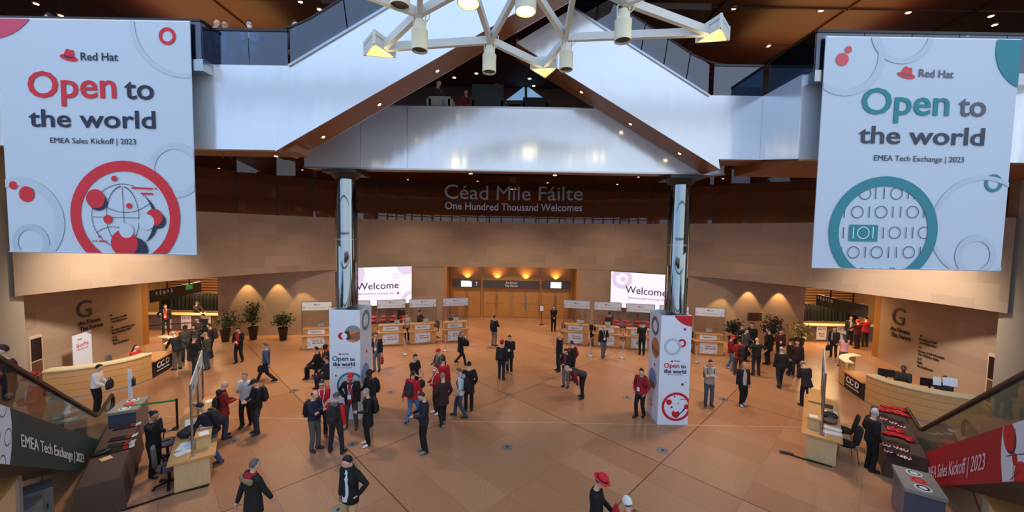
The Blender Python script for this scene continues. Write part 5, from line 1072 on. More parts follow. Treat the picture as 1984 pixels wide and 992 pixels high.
    child(k,'trousers',pant,lod,3)
    for sd in (1,-1):
        G=leg[sd]; f=G[2]; tz=-.05 if f.z<.12 else -.09
        k=M(); tw=V3((sd*.18,1,0)).normalized(); k.loft([(S(f+tw*y+V3((0,0,z))),S(V3((rx,0,0))),S(V3((0,0,rh)))) for y,z,rx,rh in ((-.085,-.045,.02,.02),(-.07,-.035,.036,.045),(0,-.03,.04,.052),(.08,-.045,.046,.04),(.15,-.055,.042,.027),(.175,-.06,.02,.014))],10)
        child(k,'shoe',shoe,None,rough=.5)
    # jacket / top
    k=M(); torso(k,.022,hem,bulk)
    for sd in (1,-1):
        A=arm[sd]
        P=[A[0],A[0].lerp(A[1],.5),A[1],A[1].lerp(A[2],.5),A[1].lerp(A[2],.94)] if not short else [A[0],A[0].lerp(A[1],.4),A[0].lerp(A[1],.75)]
        rr=[.075,.064,.056,.052,.044] if not short else [.075,.066,.06]
        k.tube([S(p) for p in P],[r*s*(1+(bulk-1)*.7) for r in rr],10,True)
    nm='top' if short else 'jacket'
    child(k,nm,top,lod,3)
    if sleeve:
        for sd in (1,-1):
            A=arm[sd]; k=M(); k.tube([S(A[0]+(A[1]-A[0])*.05),S(A[0].lerp(A[1],.5)),S(A[1]),S(A[1].lerp(A[2],.5)),S(A[1].lerp(A[2],.95))],[.079*s,.069*s,.061*s,.057*s,.049*s],10,True); child(k,'sleeve',sleeve,None)
    if shirt:
        k=M(); k.loft([ring(z,rx*bulk,.04,(.117+o_)*bulk) for z,rx,o_ in ((max(.88,hem+.02),.06,.012),(1.02,.078,.0),(1.2,.08,.0),(1.34,.07,-.005),(1.44,.035,-.04),(1.49,.03,-.05))],10); child(k,'shirt',shirt,None)
    if tie:
        k=M(); k.loft([ring(z,rx,.02,.15+o_) for z,rx,o_ in ((.98,.03,.006),(1.05,.042,.006),(1.25,.034,.008),(1.42,.022,-.03))],8); child(k,'tie',tie,None)
    if lan:
        k=M(); 
        for sd in (1,-1): k.bar(S(T((sd*.075,.03,1.49))),S(T((sd*.06,.155,1.36))),.018*s,.008*s); k.bar(S(T((sd*.06,.155,1.36))),S(T((0,.175,1.12))),.018*s,.008*s)
        g=child(k,'lanyard',lan,None); k=M(); k.box(S(T((0,.182,1.06))),(.1*s,.012*s,.13*s),rot=RX); o=k.obj('badge',M_WHITE,g)
    if scarf:
        k=M(); k.loft([ring(z,r,r*.95,.005) for z,r in ((1.43,.095),(1.47,.105),(1.52,.095),(1.54,.08))],12)
        k.bar(S(T((.05,.15,1.45))),S(T((.05,.185,1.02))),.07*s,.03*s); child(k,'scarf',scarf,None)
    if hood:
        k=M(); k.sph(S(T((0,-.095,1.46))),tuple(v*s for v in (.13,.075,.085)),12,8,RX); k.loft([ring(1.44,.1,.085),ring(1.49,.092,.08),ring(1.51,.07,.062)],12); child(k,'hood',hood,None)
    if fur:
        k=M(); k.loft([(S(T((x,-.13-.02*math.cos(x*9),1.42))),S(RX@V3((0,.05,0))),S(RX@V3((0,0,.06)))) for x in (-.2,-.16,-.08,0,.08,.16,.2)],10); child(k,'fur_trim',fur,lod,1)
    # hair and headgear
    def cap(k,rx,ry,rz_,cy,cz,low,front):
        n=16;m=9;vs=[];fs=[]
        for j in range(m+1):
            t=math.pi*.5-(math.pi*.5+low)*j/m
            for i in range(n):
                p=2*math.pi*i/n; x,y,z=rx*math.cos(t)*math.cos(p),ry*math.cos(t)*math.sin(p),rz_*math.sin(t)
                if (y>.02 and z<front) or (y>-.02 and z<-.015): x,y,z=x*.86,y*.82,z
                vs.append(HP(x,y+cy,z+cz))
        for j in range(m):
            for i in range(n): fs.append((j*n+i,j*n+(i+1)%n,(j+1)*n+(i+1)%n,(j+1)*n+i))
        fs.append(tuple(range(m*n,(m+1)*n))); k.add(vs,fs)
    if hair not in ('bald',):
        k=M()
        if hair=='sides':
            for sd in (1,-1): k.sph(HP(sd*.056,-.03,.015),tuple(v*s for v in (.028,.062,.05)),10,6,HQ)
            k.sph(HP(0,-.07,.005),tuple(v*s for v in (.062,.034,.05)),10,6,HQ)
        else:
            cap(k,.081,.1,.106,-.012,.03,.5 if hair=='short' else .8,.062)
            if hair in('long','pony'): k.loft([(HP(0,-.05,.05),S(HQ@V3((.082,0,0))),S(HQ@V3((0,.055,0)))),(HP(0,-.062,-.05),S(HQ@V3((.09,0,0))),S(HQ@V3((0,.05,0)))),(S(T((0,-.115,1.45))),S(V3((.085,0,0))),S(V3((0,.04,0)))),(S(T((0,-.13,1.36 if hair=='long' else 1.42))),S(V3((.055,0,0))),S(V3((0,.028,0))))],10)
            if hair=='bun': k.sph(HP(0,-.11,.07),.045*s,10,8)
            if hair=='afro': k.sph(HP(0,-.015,.05),tuple(v*s for v in (.1,.112,.1)),14,8,HQ)
        child(k,'hair',hc,None,rough=.7)
    if hat:
        k=M(); 
        def hr(z,rx,ry,cy=0): return (HP(0,cy,z),S(HQ@V3((rx,0,0))),S(HQ@V3((0,ry,0))))
        if hat=='fedora':
            k.loft([hr(.062,.1,.12),hr(.06,.152,.17),hr(.066,.158,.176),hr(.07,.152,.17),hr(.074,.098,.116),hr(.12,.09,.108),hr(.165,.078,.095),hr(.175,.06,.075),hr(.162,.03,.05)],18); g=child(k,'hat',hatc,None); k=M(); k.loft([hr(.074,.1005,.1185),hr(.1,.097,.114)],18,False); b=k.obj('hat_band',M_BLACK,g)
        elif hat=='cap':
            cap(k,.09,.108,.1,-.005,.04,.1,-1); k.loft([hr(.045,.075,.02,.09),hr(.04,.07,.06,.11),hr(.034,.06,.075,.115)],10); child(k,'cap',hatc,None)
        else:
            cap(k,.092,.11,.12,-.01,.03,.15,-1)
            if hat=='hoodup': k.sph(HP(0,-.03,.0),tuple(v*s for v in (.1,.1,.13)),12,8,HQ)
            child(k,'beanie' if hat=='beanie' else 'hood',hatc,None)
    if beard: k=M(); k.sph(HP(0,.045,-.07),tuple(v*s for v in (.06,.055,.052)),12,8,HQ); child(k,'beard',beard,None)
    if glasses:
        k=M()
        for sd in (1,-1): k.tube([HP(sd*.033+.022*math.cos(i*.785),.1,.02+.018*math.sin(i*.785)) for i in range(9)],.003*s,5); k.bar(HP(sd*.055,.1,.024),HP(sd*.08,0,.02),.004*s,.004*s)
        k.bar(HP(-.012,.102,.022),HP(.012,.102,.022),.004*s,.004*s); child(k,'glasses',(16,16,18),None,rough=.3)
    if mask: k=M(); k.sph(HP(0,.05,-.045),tuple(v*s for v in (.06,.062,.045)),12,8,HQ); child(k,'face_mask',(240,240,242),None)
    # carried things are things of their own
    Rw=Matrix.Rotation(rz,3,'Z'); W2=lambda p:V3(pos)+Rw@(S(p))
    if bag:
        kind,bc,bl=bag
        if kind=='backpack':
            c=W2(T((0,-.2,1.22))); b=thing('backpack',bl,'backpack',c); b.rotation_euler=(-Lr,0,rz); k=M(); k.loft([(V3((0,y,z)),V3((rx,0,0)),V3((0,ry,0))) for z,rx,ry,y in ((-.25,.1,.05,.02),(-.23,.14,.085,0),(-.05,.155,.1,-.01),(.12,.145,.09,0),(.2,.11,.06,.01),(.23,.06,.03,.02))],14); k.obj('body',mat(bc,.75),b,smooth=50)
            k=M(); k.loft([(V3((0,-.085,z)),V3((rx,0,0)),V3((0,ry,0))) for z,rx,ry in ((-.21,.07,.02),(-.18,.11,.045),(-.05,.11,.045),(-.01,.08,.02))],10); k.obj('front_pocket',mat(tuple(min(255,int(v*1.25)+6) for v in bc),.75),b,smooth=50)
            for sd in (1,-1): k=M(); k.tube([(sd*.1,.07,.2),(sd*.115,.16,.255),(sd*.125,.27,.2),(sd*.13,.325,.06),(sd*.15,.25,-.12),(sd*.13,.08,-.2)],.02,6); k.obj('strap',mat(bc,.8),b)
            k=M(); k.tube([(-.03,.0,.22),(-.03,-.01,.26),(.03,-.01,.26),(.03,0,.22)],.008,6); k.obj('handle',mat(bc,.8),b)
        elif kind in('hand','duffel','tote'):
            sd=1 if kind!='tote' else -1; wv=arm[sd][2]+(arm[sd][2]-arm[sd][1]).normalized()*.07
            c=W2(wv); dims={'hand':(.2,.07,.15),'duffel':(.26,.12,.14),'tote':(.12,.06,.16)}[kind]; b=thing('duffel_bag' if kind=='duffel' else 'hand_bag',bl,'bag',c,rz+math.pi/2*(kind!='duffel')); k=M(); zc=-.14-dims[2]
            k.loft([(V3((0,0,zc+dims[2]*z)),V3((dims[0]*f,0,0)),V3((0,dims[1]*f,0))) for z,f in ((-1,.75),(-.85,.97),(0,1),(.7,.9),(1,.6))],14); k.obj('body',mat(bc,.7),b,smooth=50); k=M(); k.tube([(-dims[0]*.5,0,zc+dims[2]*.8),(-.04,0,.0),(.04,0,.0),(dims[0]*.5,0,zc+dims[2]*.8)],.012,6); k.obj('handle',mat(bc,.7),b)
        elif kind=='clutch':
            c=W2((arm[1][2]+arm[-1][2])/2+RX@V3((0,.06,.02))); b=thing('hand_bag',bl,'bag',c,rz); k=M(); k.loft([(V3((0,0,z)),V3((rx,0,0)),V3((0,ry,0))) for z,rx,ry in ((-.16,.15,.05),(-.13,.2,.08),(.05,.2,.08),(.14,.15,.05))],14); k.obj('body',mat(bc,.7),b,smooth=50); k=M(); k.tube([(-.1,0,.12),(-.06,0,.22),(.06,0,.22),(.1,0,.12)],.012,6); k.obj('handle',mat(bc,.7),b)
        elif kind=='sling':
            c=W2(T((.05,-.2,1.15))); b=thing('sling_bag',bl,'bag',c,rz); k=M(); k.sph((0,0,0),(.17,.08,.2),14,8); k.obj('body',mat(bc,.7),b,smooth=60); k=M(); k.tube([(-.1,.03,.15),(-.17,.14,.3),(-.12,.29,.22),(.06,.35,.05),(.2,.25,-.05),(.14,.04,-.1)],.018,6); k.obj('strap',mat(bc,.7),b)
    if held:
        kind,hl=held; sd=-1 if kind.endswith('L') else 1; A=arm[sd]; c=W2(A[2]+(A[2]-A[1]).normalized()*.1)
        if kind.startswith('cup'): b=thing('paper_cup',hl,'cup',c-V3((0,0,.04)),rz); M().lathe([(.032,0),(.042,.11)],n=12).obj('cup_body',M_WHITE,b); M().lathe([(.044,.11),(.036,.122)],n=12).obj('lid',mat((230,228,220),.5),b)
        elif kind.startswith('phone'): b=thing('mobile_phone',hl,'phone',c+V3((0,0,.02)),rz); M().box((0,0,0),(.075,.012,.15),rot=Matrix.Rotation(.9,3,'X')).obj('casing',mat((20,20,24),.3),b); M().box((0,-.005,.006),(.066,.004,.138),rot=Matrix.Rotation(.9,3,'X')).obj('display',mat((60,70,90),.2),b)
        elif kind.startswith('paper'): b=tag(M().box((0,0,0),(.15,.006,.21),rot=Matrix.Rotation(.8,3,'X')).obj('paper_sheet',M_WHITE,None,c,rz),hl,'paper')
    return root
def finish_people():
    for o,vox,it,ex in QUEUE:
        m=o.modifiers.new('r','REMESH'); m.mode='VOXEL'; m.voxel_size=vox; m.use_smooth_shade=True
        m=o.modifiers.new('s','SMOOTH'); m.iterations=it; m.factor=.5
    dg=bpy.context.evaluated_depsgraph_get(); dg.update(); res=[]
    for o,vox,it,ex in QUEUE: res.append(bpy.data.meshes.new_from_object(o.evaluated_get(dg)))
    for (o,vox,it,ex),me in zip(QUEUE,res):
        mats=list(o.data.materials); old=o.data; o.modifiers.clear()
        if ex:
            b=bmesh.new(); b.from_mesh(me); m2=ex.mesh('x'); b.from_mesh(m2); b.to_mesh(me); b.free(); bpy.data.meshes.remove(m2)
        me.materials.clear(); [me.materials.append(a) for a in mats]; me.polygons.foreach_set('use_smooth',[True]*len(me.polygons)); me.name=o.name.split('.')[0]; o.data=me; bpy.data.meshes.remove(old)
K_=(16,16,19); NV=(30,36,56); JE=(62,82,112); GY=(104,104,108); MR=(70,28,36); RD=(178,26,38); OL=(58,56,48); BR=(60,44,34); BLN=(178,138,92); GRH=(150,144,138)
def Pp(label,px,py,face,pose='stand',**k): return person(label,fl(px,py),face,pose,**k)
Pp('person in white shirt and black trousers clutching a dark bag by the left escalator foot',188,799,115,'bag',H=1.68,top=(226,226,228),pant=K_,shoe=(20,20,24),hc=K_,hem=.93,bag=('clutch',(26,30,44),'dark navy bag held by the white shirted person at the left escalator'),lean=6)
# reception left
person('receptionist in red track jacket seated at the left reception counter',V3((-16.45,16.25,0)),95,'sit',sit=True,H=1.68,top=(190,26,34),pant=K_,hair='pony',hc=BR,fem=True)
Pp('bald man in black jacket and grey trousers leaning on the left reception desk',345,716,-105,'reach',H=1.78,top=K_,pant=(92,88,80),hair='sides',hc=GRH,lean=14,hp=20)
Pp('dark haired man in olive coat standing with the group at the left reception desk',360,700,60,'clasp',top=OL,pant=(40,36,40),hc=K_,skin='d',hem=.7,hair='afro')
Pp('person with long black hair in the left reception group',377,694,25,'fold',H=1.66,top=(44,40,38),pant=(36,60,130),hair='long',hc=K_,skin='m')
Pp('bespectacled man with red cheeks in dark jacket deep in the left group',385,678,0,'holdL',top=(70,58,56),pant=K_,hc=BR,glasses=True)
Pp('man in black fleece and olive trousers with his back to camera at the left group',377,728,165,'phone',top=(22,24,34),pant=(70,62,48),hc=GRH,hem=.86,hat='cap',hatc=(60,58,58),hp=18)
Pp('man in grey jacket and blue jeans facing left beside the left group',402,716,-75,'clasp',H=1.73,top=(74,74,74),pant=(62,84,116),hair='short',hc=(160,140,112),hp=20)
Pp('bearded man in dark maroon jacket with backpack behind the grey jacket man',409,694,-70,'holdR',top=(48,32,36),pant=(40,36,44),hc=BR,beard=(90,60,40),bag=('backpack',(44,40,44),'dark backpack on the bearded man of the left group'))
Pp('man in dark hoodie looking at a phone at the edge of the left opening',397,668,-10,'phone',top=(52,44,46),pant=K_,hc=K_,hp=25)
Pp('man in open dark jacket and red shirt with hand on hip in the left opening',322,646,35,'hipR',H=1.82,top=(34,32,36),shirt=(190,30,38),pant=(40,36,40),stride=.4,hc=BR,lan=(200,200,205))
person('cloakroom attendant sorting coats in the left opening',V3((-20.4,24.2,0)),80,'reach',H=1.74,top=(40,36,38),pant=K_,hat='cap',hatc=(60,50,46),hp=5)
# centre left
Pp('man in black suit with red shirt walking while reading his phone near the potted figs',464,702,5,'phone',H=1.74,top=K_,shirt=(176,28,40),pant=(20,20,24),hc=K_,hp=26,stride=.22,held=('phone','phone held by the man in black suit near the potted figs'),lan=(190,60,70))
Pp('grey haired man in blue shirt striding left with a black bag',517,740,-80,'walk',H=1.78,top=(60,84,120),pant=(24,26,36),hc=(80,84,90),stride=.72,hem=.92,bag=('hand',K_,'black bag carried by the striding man in blue shirt'))
Pp('bald man in red coat with a black sling bag, left of centre',434,849,140,'phone',H=1.77,top=(142,30,32),pant=(54,62,78),hair='bald',hem=.72,bag=('sling',(20,20,24),'black sling bag on the back of the man in red coat'),hood=(26,24,28))
Pp('man in pale grey hoodie lifting a cup to his mouth beside the capped man',478,824,15,'cupR',H=1.8,top=(190,196,204),pant=K_,shoe=(40,26,24),hc=(150,122,92),held=('cup','white cup raised by the man in pale grey hoodie'),hy=-20,stride=.2)
Pp('man in black jacket and white-brimmed cap with large black backpack, left of centre',499,839,-35,'phone',H=1.76,top=K_,pant=(44,46,54),hat='cap',hatc=(28,30,36),hc=BR,shoe=(30,40,50),bag=('backpack',(24,26,28),'large black backpack of the man with the white-brimmed cap'),hem=.8,hp=22)
Pp('man in navy jacket and blue jeans leaning over the left side desk',416,896,-80,'reach',H=1.8,top=(26,28,46),pant=(54,82,124),hc=(46,32,26),lean=22,hp=22,shoe=(84,44,34),stride=.35,bag=('backpack',(18,20,26),'black backpack of the man leaning over the left side desk'))
Pp('staff member in black with a hair bun behind the left side desk',300,922,95,'shade',H=1.72,top=(18,18,20),pant=(18,18,20),hair='bun',hc=K_,skin='m',hp=14,fem=True)
# seated by left pylon
def bench(label,p): 
    t=thing('stool',label,'stool',p); M().lathe([(.17,.42),(.19,.44),(.19,.47),(.16,.485)],n=18).obj('seat',mat((40,36,36),.6),t)
    for i in range(4): a=i*1.571+.785; M().tube([(.1*math.cos(a),.1*math.sin(a),.43),(.17*math.cos(a),.17*math.sin(a),0)],.015,6).obj('leg',M_STEEL,t)
for (px,py,fc,lb,kw) in ((615,733,-80,'man in black suit sitting left of the left pylon',dict(top=K_,pant=K_,hc=K_,H=1.76)),(633,727,-60,'man with orange-red scarf and dark coat sitting against the left pylon',dict(top=(44,34,34),pant=(30,30,38),scarf=(190,70,50),skin='d',hc=K_,hair='afro')),(634,753,-95,'person in navy coat sitting at the left edge of the left pylon',dict(top=(28,32,56),pant=(24,28,50),hc=BR,H=1.7))):
    q=fl(px,py); bench('dark round stool under the '+lb.split(' sitting')[0]+', left pylon',q); person(lb,q,fc,'sit',sit=True,seat=.5,**kw)
# group in front of left pylon
Pp('man with red cap, maroon shirt and open black jacket standing before the left pylon',681,829,5,'hipR',H=1.84,top=K_,shirt=(150,24,44),pant=(70,62,64),shoe=(120,70,44),hat='cap',hatc=(206,24,38),hc=BR,lan=(220,220,224),glasses=True,beard=(110,80,60),bulk=1.1,stance=.17)
Pp('young man in red polo shirt with white lanyard and glasses at the left pylon',624,846,30,'clasp',H=1.8,top=(196,22,34),short=True,pant=(26,26,32),hc=(52,38,30),lan=(236,236,238),glasses=True,shoe=(150,40,50))
Pp('balding man in navy sweater and grey trousers with a black shoulder bag',609,872,75,'fold',H=1.79,top=(30,38,62),pant=(88,90,90),shoe=(24,24,28),hair='sides',hc=(60,48,42),hem=.9,bag=('backpack',(18,18,22),'black boxy bag on the back of the man in navy sweater'))
Pp('man in grey cap with red sleeves and black backpack seen from behind',651,878,176,'stand',H=1.76,top=(40,38,40),sleeve=(206,28,34),pant=(28,32,44),hat='cap',hatc=(74,74,72),hc=GRH,hood=(86,84,88),bag=('backpack',(26,24,26),'black backpack with round badges on the man in grey cap'),stance=.2)
Pp('grey haired person in long black coat and white shoes facing the group',713,862,-60,'holdL',H=1.74,top=K_,pant=K_,shoe=(232,228,234),hair='short',hc=(150,140,136),hem=.62,glasses=True,bag=('backpack',(22,22,26),'black backpack of the person in white shoes'),hp=14)
Pp('man with curly black hair and black backpack right of the left pylon',718,822,-35,'holdR',H=1.85,top=(24,24,28),pant=(24,26,34),skin='d',hair='afro',hc=(24,18,16),bag=('backpack',(20,20,24),'big black backpack of the curly haired man at the left pylon'))
Pp('man in black jacket and faded jeans raising a drink before the booths',730,719,0,'cupR',H=1.8,top=(30,30,32),shirt=(110,116,124),pant=(104,120,136),hc=K_,lan=(226,226,228),bag=('tote',RD,'red pouch hanging from the hand of the man raising a drink'))
# bottom row
person('man in black blazer, dark scarf and beige trousers at the bottom edge, hand on hip',V3((-3.28,7.55,0)),-25,'hipL',H=1.8,top=(12,12,14),shirt=(206,212,222),pant=(196,160,112),hc=(20,16,16),scarf=(18,18,22),tie=(26,30,50),hp=20,hy=-30,lod=.015,hem=.8,bulk=1.05)
person('man in dark fur-trimmed parka over a red hoodie at the bottom edge',V3((-5.2,7.4,0)),150,'walk',H=1.74,top=(24,26,24),pant=(22,22,26),hc=(92,92,92),hood=(150,22,30),fur=(140,118,88),hem=.66,hp=10,lod=.016,sleeve=None,bulk=1.08)
person('man in red fedora and black jacket carrying red bags at the bottom edge',V3((1.74,7.1,0)),70,'bag',H=1.76,top=(16,16,18),pant=(150,24,32),hair='short',hc=BR,hat='fedora',hatc=(206,24,40),hp=26,hy=0,lod=.015,bag=('clutch',(190,22,34),'red bag held by the man in red fedora'))
person('person in white knitted beanie and brown coat at the bottom edge',V3((2.2,6.6,0)),-160,'pocket',H=1.64,top=(132,96,56),pant=(60,50,46),hc=BR,hat='beanie',hatc=(218,222,212),hp=14,lod=.016,hood=(150,112,70))
# centre
Pp('man in black t-shirt holding a dark duffel bag, middle group',803,776,60,'bag',H=1.8,top=(20,20,22),short=True,pant=K_,hc=(50,30,22),bag=('duffel',(50,50,62),'dark grey duffel bag of the man in black t-shirt'))
Pp('man in red hoodie and blue jeans with black backpack walking away, middle group',799,818,160,'walk',H=1.8,top=(190,24,36),pant=(84,120,166),hc=(60,42,32),hood=(206,30,44),stride=.45,bag=('backpack',(36,36,38),'black backpack on the man in red hoodie and jeans'),shoe=(50,40,36))
Pp('man in navy puffer jacket typing on a phone, nearest of the middle group',821,876,-65,'phone',H=1.82,top=(28,30,42),pant=(14,14,16),shoe=(120,122,120),hc=(58,40,30),hp=30,held=('phone','phone in the hands of the man in navy puffer jacket'))
Pp('person in red beanie and grey hoodie with dark backpack, back of the middle group',850,757,-40,'holdR',H=1.74,top=(112,106,104),pant=(134,132,134),hat='beanie',hatc=(214,30,40),hc=BR,bag=('backpack',(40,34,34),'dark backpack of the person in red beanie'),held=('cup','white cup held by the person in red beanie'))
Pp('dark haired man in bright red jacket partly hidden in the middle group',858,783,175,'stand',H=1.78,top=(190,26,36),pant=(50,40,42),hc=(40,30,26))
Pp('man in red jacket and white sneakers with lanyard and mask, middle group',846,801,-55,'phone',H=1.78,top=(176,24,36),pant=(60,42,42),shoe=(236,232,230),hc=(46,34,30),lan=(230,230,232),mask=True)
Pp('man in maroon jacket and black trousers with grey sneakers, middle group',858,824,-150,'pocket',H=1.79,top=(54,24,30),pant=(18,18,22),shoe=(118,118,120),hc=(140,116,84),hem=.74,stride=.25)
Pp('man in pale grey hoodie and jeans walking with black backpack, right of the middle group',892,808,-95,'pocket',H=1.78,top=(186,192,202),pant=(52,70,92),hc=(120,74,44),hood=(150,150,150),bag=('backpack',(18,18,20),'black backpack of the man in pale grey hoodie and jeans'),stride=.4,hp=24,shoe=(40,44,54))
Pp('person in black coat half hidden behind the pale grey hoodie man',908,796,-170,'pocket',H=1.8,top=K_,pant=K_,hc=K_,hem=.66)
Pp('woman in black coat walking and sipping near the booths',892,706,80,'cupR',H=1.7,top=(22,22,26),pant=(20,22,28),hair='long',hc=(130,92,60),stride=.55,bag=('hand',K_,'small black bag of the walking woman in black coat'),hem=.72,shoe=(90,40,30))
Pp('man in navy jacket and grey trousers with backpack looking right before the wooden doors',957,670,150,'holdR',H=1.76,top=(26,26,38),pant=(120,116,114),hc=BR,hy=-60,bag=('backpack',(24,24,30),'dark backpack of the man before the wooden doors'),glasses=True)
Pp('man in dark parka drinking coffee beside the red hat person',987,722,-20,'holdL',H=1.78,top=(22,24,30),pant=(24,24,28),hc=BR,hem=.7,shoe=(170,120,90),hp=20,held=('cupL','white cup of the man in dark parka'))
Pp('person in red hat and black jacket with backpack, seen from behind at the centre',971,736,165,'stand',H=1.73,top=(26,28,32),pant=(26,32,44),hat='fedora',hatc=(214,30,38),hc=BR,bag=('backpack',(24,26,30),'black backpack of the person in red hat at the centre'),shoe=(40,40,46))
Pp('woman all in black standing before the right wooden doors',1072,642,0,'clasp',H=1.72,top=(16,16,20),pant=(18,18,22),hair='long',hc=(50,30,24))
Pp('bald man in navy jacket and jeans facing left, centre right',1083,719,-70,'stand',H=1.8,top=(28,28,40),pant=(38,42,58),hair='bald',hp=18)
Pp('man in black and red vest seen from behind, centre right',1107,738,-150,'pocket',H=1.78,top=(30,24,30),sleeve=(150,30,44),pant=(26,24,30),hc=(60,44,36),bag=None)
Pp('woman with black hair and red lanyard looking at her phone, centre right',1096,750,-40,'phone',H=1.68,top=(24,22,26),shirt=(150,28,40),pant=(112,108,108),hair='long',hc=K_,hp=30,held=('phone','phone of the woman with red lanyard'))
Pp('man in dark sweater bending down to his shoes, centre right',1128,771,-75,'bend',H=1.8,top=(54,44,44),sleeve=(112,30,38),pant=(20,18,22),hair='short',hc=(170,166,160),lean=68,hp=10,legs=((.11,-.05,.09),(-.11,.05,.09)),shoe=(30,30,34))
Pp('bald man in black jacket and jeans with lanyard walking before the right booths',1168,692,5,'holdL',H=1.74,top=(24,22,26),pant=(92,100,112),hair='bald',lan=(220,220,226),stride=.3,shoe=(60,60,66))
Pp('man in black jacket and red beanie at the counter left of the right pylon',1243,688,170,'reach',H=1.82,top=(18,18,20),pant=(16,16,18),hat='beanie',hatc=(150,24,34),hc=BR,lean=4)
Pp('man in red hooded top with lanyard and backpack beside the right pylon',1240,808,-50,'pocket',H=1.78,top=(160,24,34),pant=(18,18,20),hc=(40,28,24),lan=(190,60,80),bag=('backpack',(26,22,24),'black backpack of the man in red beside the right pylon'),stride=.22,hy=30)
Pp('man in beige sweater and jeans with folded arms and backpack, right of the right pylon',1372,785,-8,'fold',H=1.78,top=(168,158,148),pant=(70,88,112),hc=(30,24,24),bag=('backpack',(24,24,30),'black backpack of the man with folded arms'),shoe=(50,60,70))
Pp('blonde woman in navy jacket, black trousers and white shoes, right of the right pylon',1437,785,0,'stand',H=1.7,top=(26,30,44),pant=(14,14,18),shoe=(230,222,220),hair='pony',hc=(190,146,92),shirt=(206,186,170),stride=.12)
# right crowd
Pp('man in red cap and red jacket with jeans at the left of the right crowd',1414,716,50,'holdR',H=1.75,top=(140,28,34),pant=(104,130,166),hat='cap',hatc=(190,28,36),hc=BR,shoe=(228,224,224),stride=.3)
Pp('person in red hoodie with black backpack seen from behind, right crowd',1430,727,175,'phone',H=1.72,top=(176,30,38),pant=(70,52,48),hc=K_,hood=(170,40,44),bag=('backpack',(24,22,26),'black backpack over the red hoodie in the right crowd'),shoe=(160,110,90),stance=.14)
Pp('man in grey jacket with mask deep in the right crowd',1442,700,20,'holdL',H=1.74,top=(80,78,84),pant=(30,28,32),hc=BR,mask=True)
Pp('dark haired man with white mask and black coat, right crowd',1434,690,-10,'fold',H=1.74,top=(24,24,28),pant=K_,hc=K_,mask=True,skin='m')
Pp('tall man in black coat nearest the brown wall panel, right crowd',1455,690,-60,'stand',H=1.84,top=(20,20,24),pant=(24,24,28),hc=(70,48,36))
Pp('bald man in black t-shirt and wide dark jeans seen from behind, right crowd',1464,727,170,'hip',H=1.78,top=(28,30,30),pant=(38,44,58),hair='bald',short=True,stance=.13,shoe=(20,20,24))
Pp('tall man in long black coat standing in the right crowd before the bushy fig',1487,706,-150,'pocket',H=1.88,top=(20,16,18),pant=(22,20,22),hc=K_,hem=.66)
Pp('woman in maroon jacket with dark hair, right crowd',1509,700,-15,'holdR',H=1.68,top=(84,28,34),pant=(40,32,34),hair='long',hc=(60,34,26),held=('cup','white cup of the woman in maroon jacket'))
Pp('bald man in black jacket and dark jeans walking away, right crowd',1511,750,165,'stand',H=1.8,top=(30,28,28),pant=(30,36,54),hair='sides',hc=GRH,stride=.35,shirt=None,shoe=(20,18,20))
Pp('man in black cap facing right at the back of the right crowd',1528,727,60,'stand',H=1.76,top=(24,20,22),pant=(24,24,30),hat='cap',hatc=(20,18,20),hc=K_,shoe=(110,110,120))
Pp('man in maroon jacket with large black backpack and black trousers, right crowd',1541,732,-40,'stand',H=1.78,top=(58,28,30),pant=(36,36,44),hc=BR,bag=('backpack',(16,16,18),'large black backpack at the right edge of the right crowd'),shoe=(120,120,126))
Pp('hunched man in black leather jacket walking away to the right of the crowd',1560,788,175,'phone',H=1.76,top=(30,26,22),pant=(20,22,32),hc=(120,112,104),lean=18,hp=42,hem=.78,hair='sides',stance=.11)
# right opening
Pp('woman in patterned scarf and black coat with round bag at the right opening',1614,692,-60,'stand',H=1.68,top=(20,18,20),pant=(18,18,20),hair='long',hc=(50,30,26),scarf=(150,130,120),bag=('hand',(28,22,24),'round dark bag of the woman in patterned scarf'))
Pp('woman in pink top seen from behind at the right reception desk',1633,712,170,'fold',H=1.68,top=(206,140,146),pant=(84,84,86),hair='long',hc=(40,28,26),lan=None)
Pp('man in dark jacket and pale scarf in the right opening',1645,668,-20,'stand',H=1.78,top=(34,28,30),shirt=(150,160,176),pant=(30,26,28),hc=K_,skin='m')
Pp('person in red cap and dark red jacket at the right cloakroom counter, left of two',1660,675,178,'reach',H=1.72,top=(84,22,26),pant=(40,28,30),hat='cap',hatc=(190,30,34),hc=K_)
Pp('person in bright red jacket and dark red cap at the right cloakroom counter',1675,672,165,'reach',H=1.84,top=(170,28,30),pant=(48,36,36),hat='cap',hatc=(120,26,28),hc=K_)
person('cloakroom attendant in black behind the right counter',V3((18.3,24.2,0)),-20,'reach',H=1.8,top=(18,16,16),pant=K_,hc=K_)
person('man in black seated at the right reception desk by the monitor',V3((15.95,15.0,0)),-50,'sit',sit=True,H=1.78,top=(18,16,18),pant=K_,hc=K_,skin='d')
person('receptionist seated behind the white leaflet stands at the right desk',V3((16.6,14.1,0)),-60,'sit',sit=True,H=1.7,top=(22,20,24),pant=K_,hair='long',hc=(60,40,34),hp=20)
Pp('white haired man in black suit looking at the red bags on the right table',1685,911,75,'pocket',H=1.76,top=(14,13,14),pant=(16,15,16),hc=(200,200,202),hy=40,hp=12,hem=.8,bulk=1.08,shoe=(18,16,18))
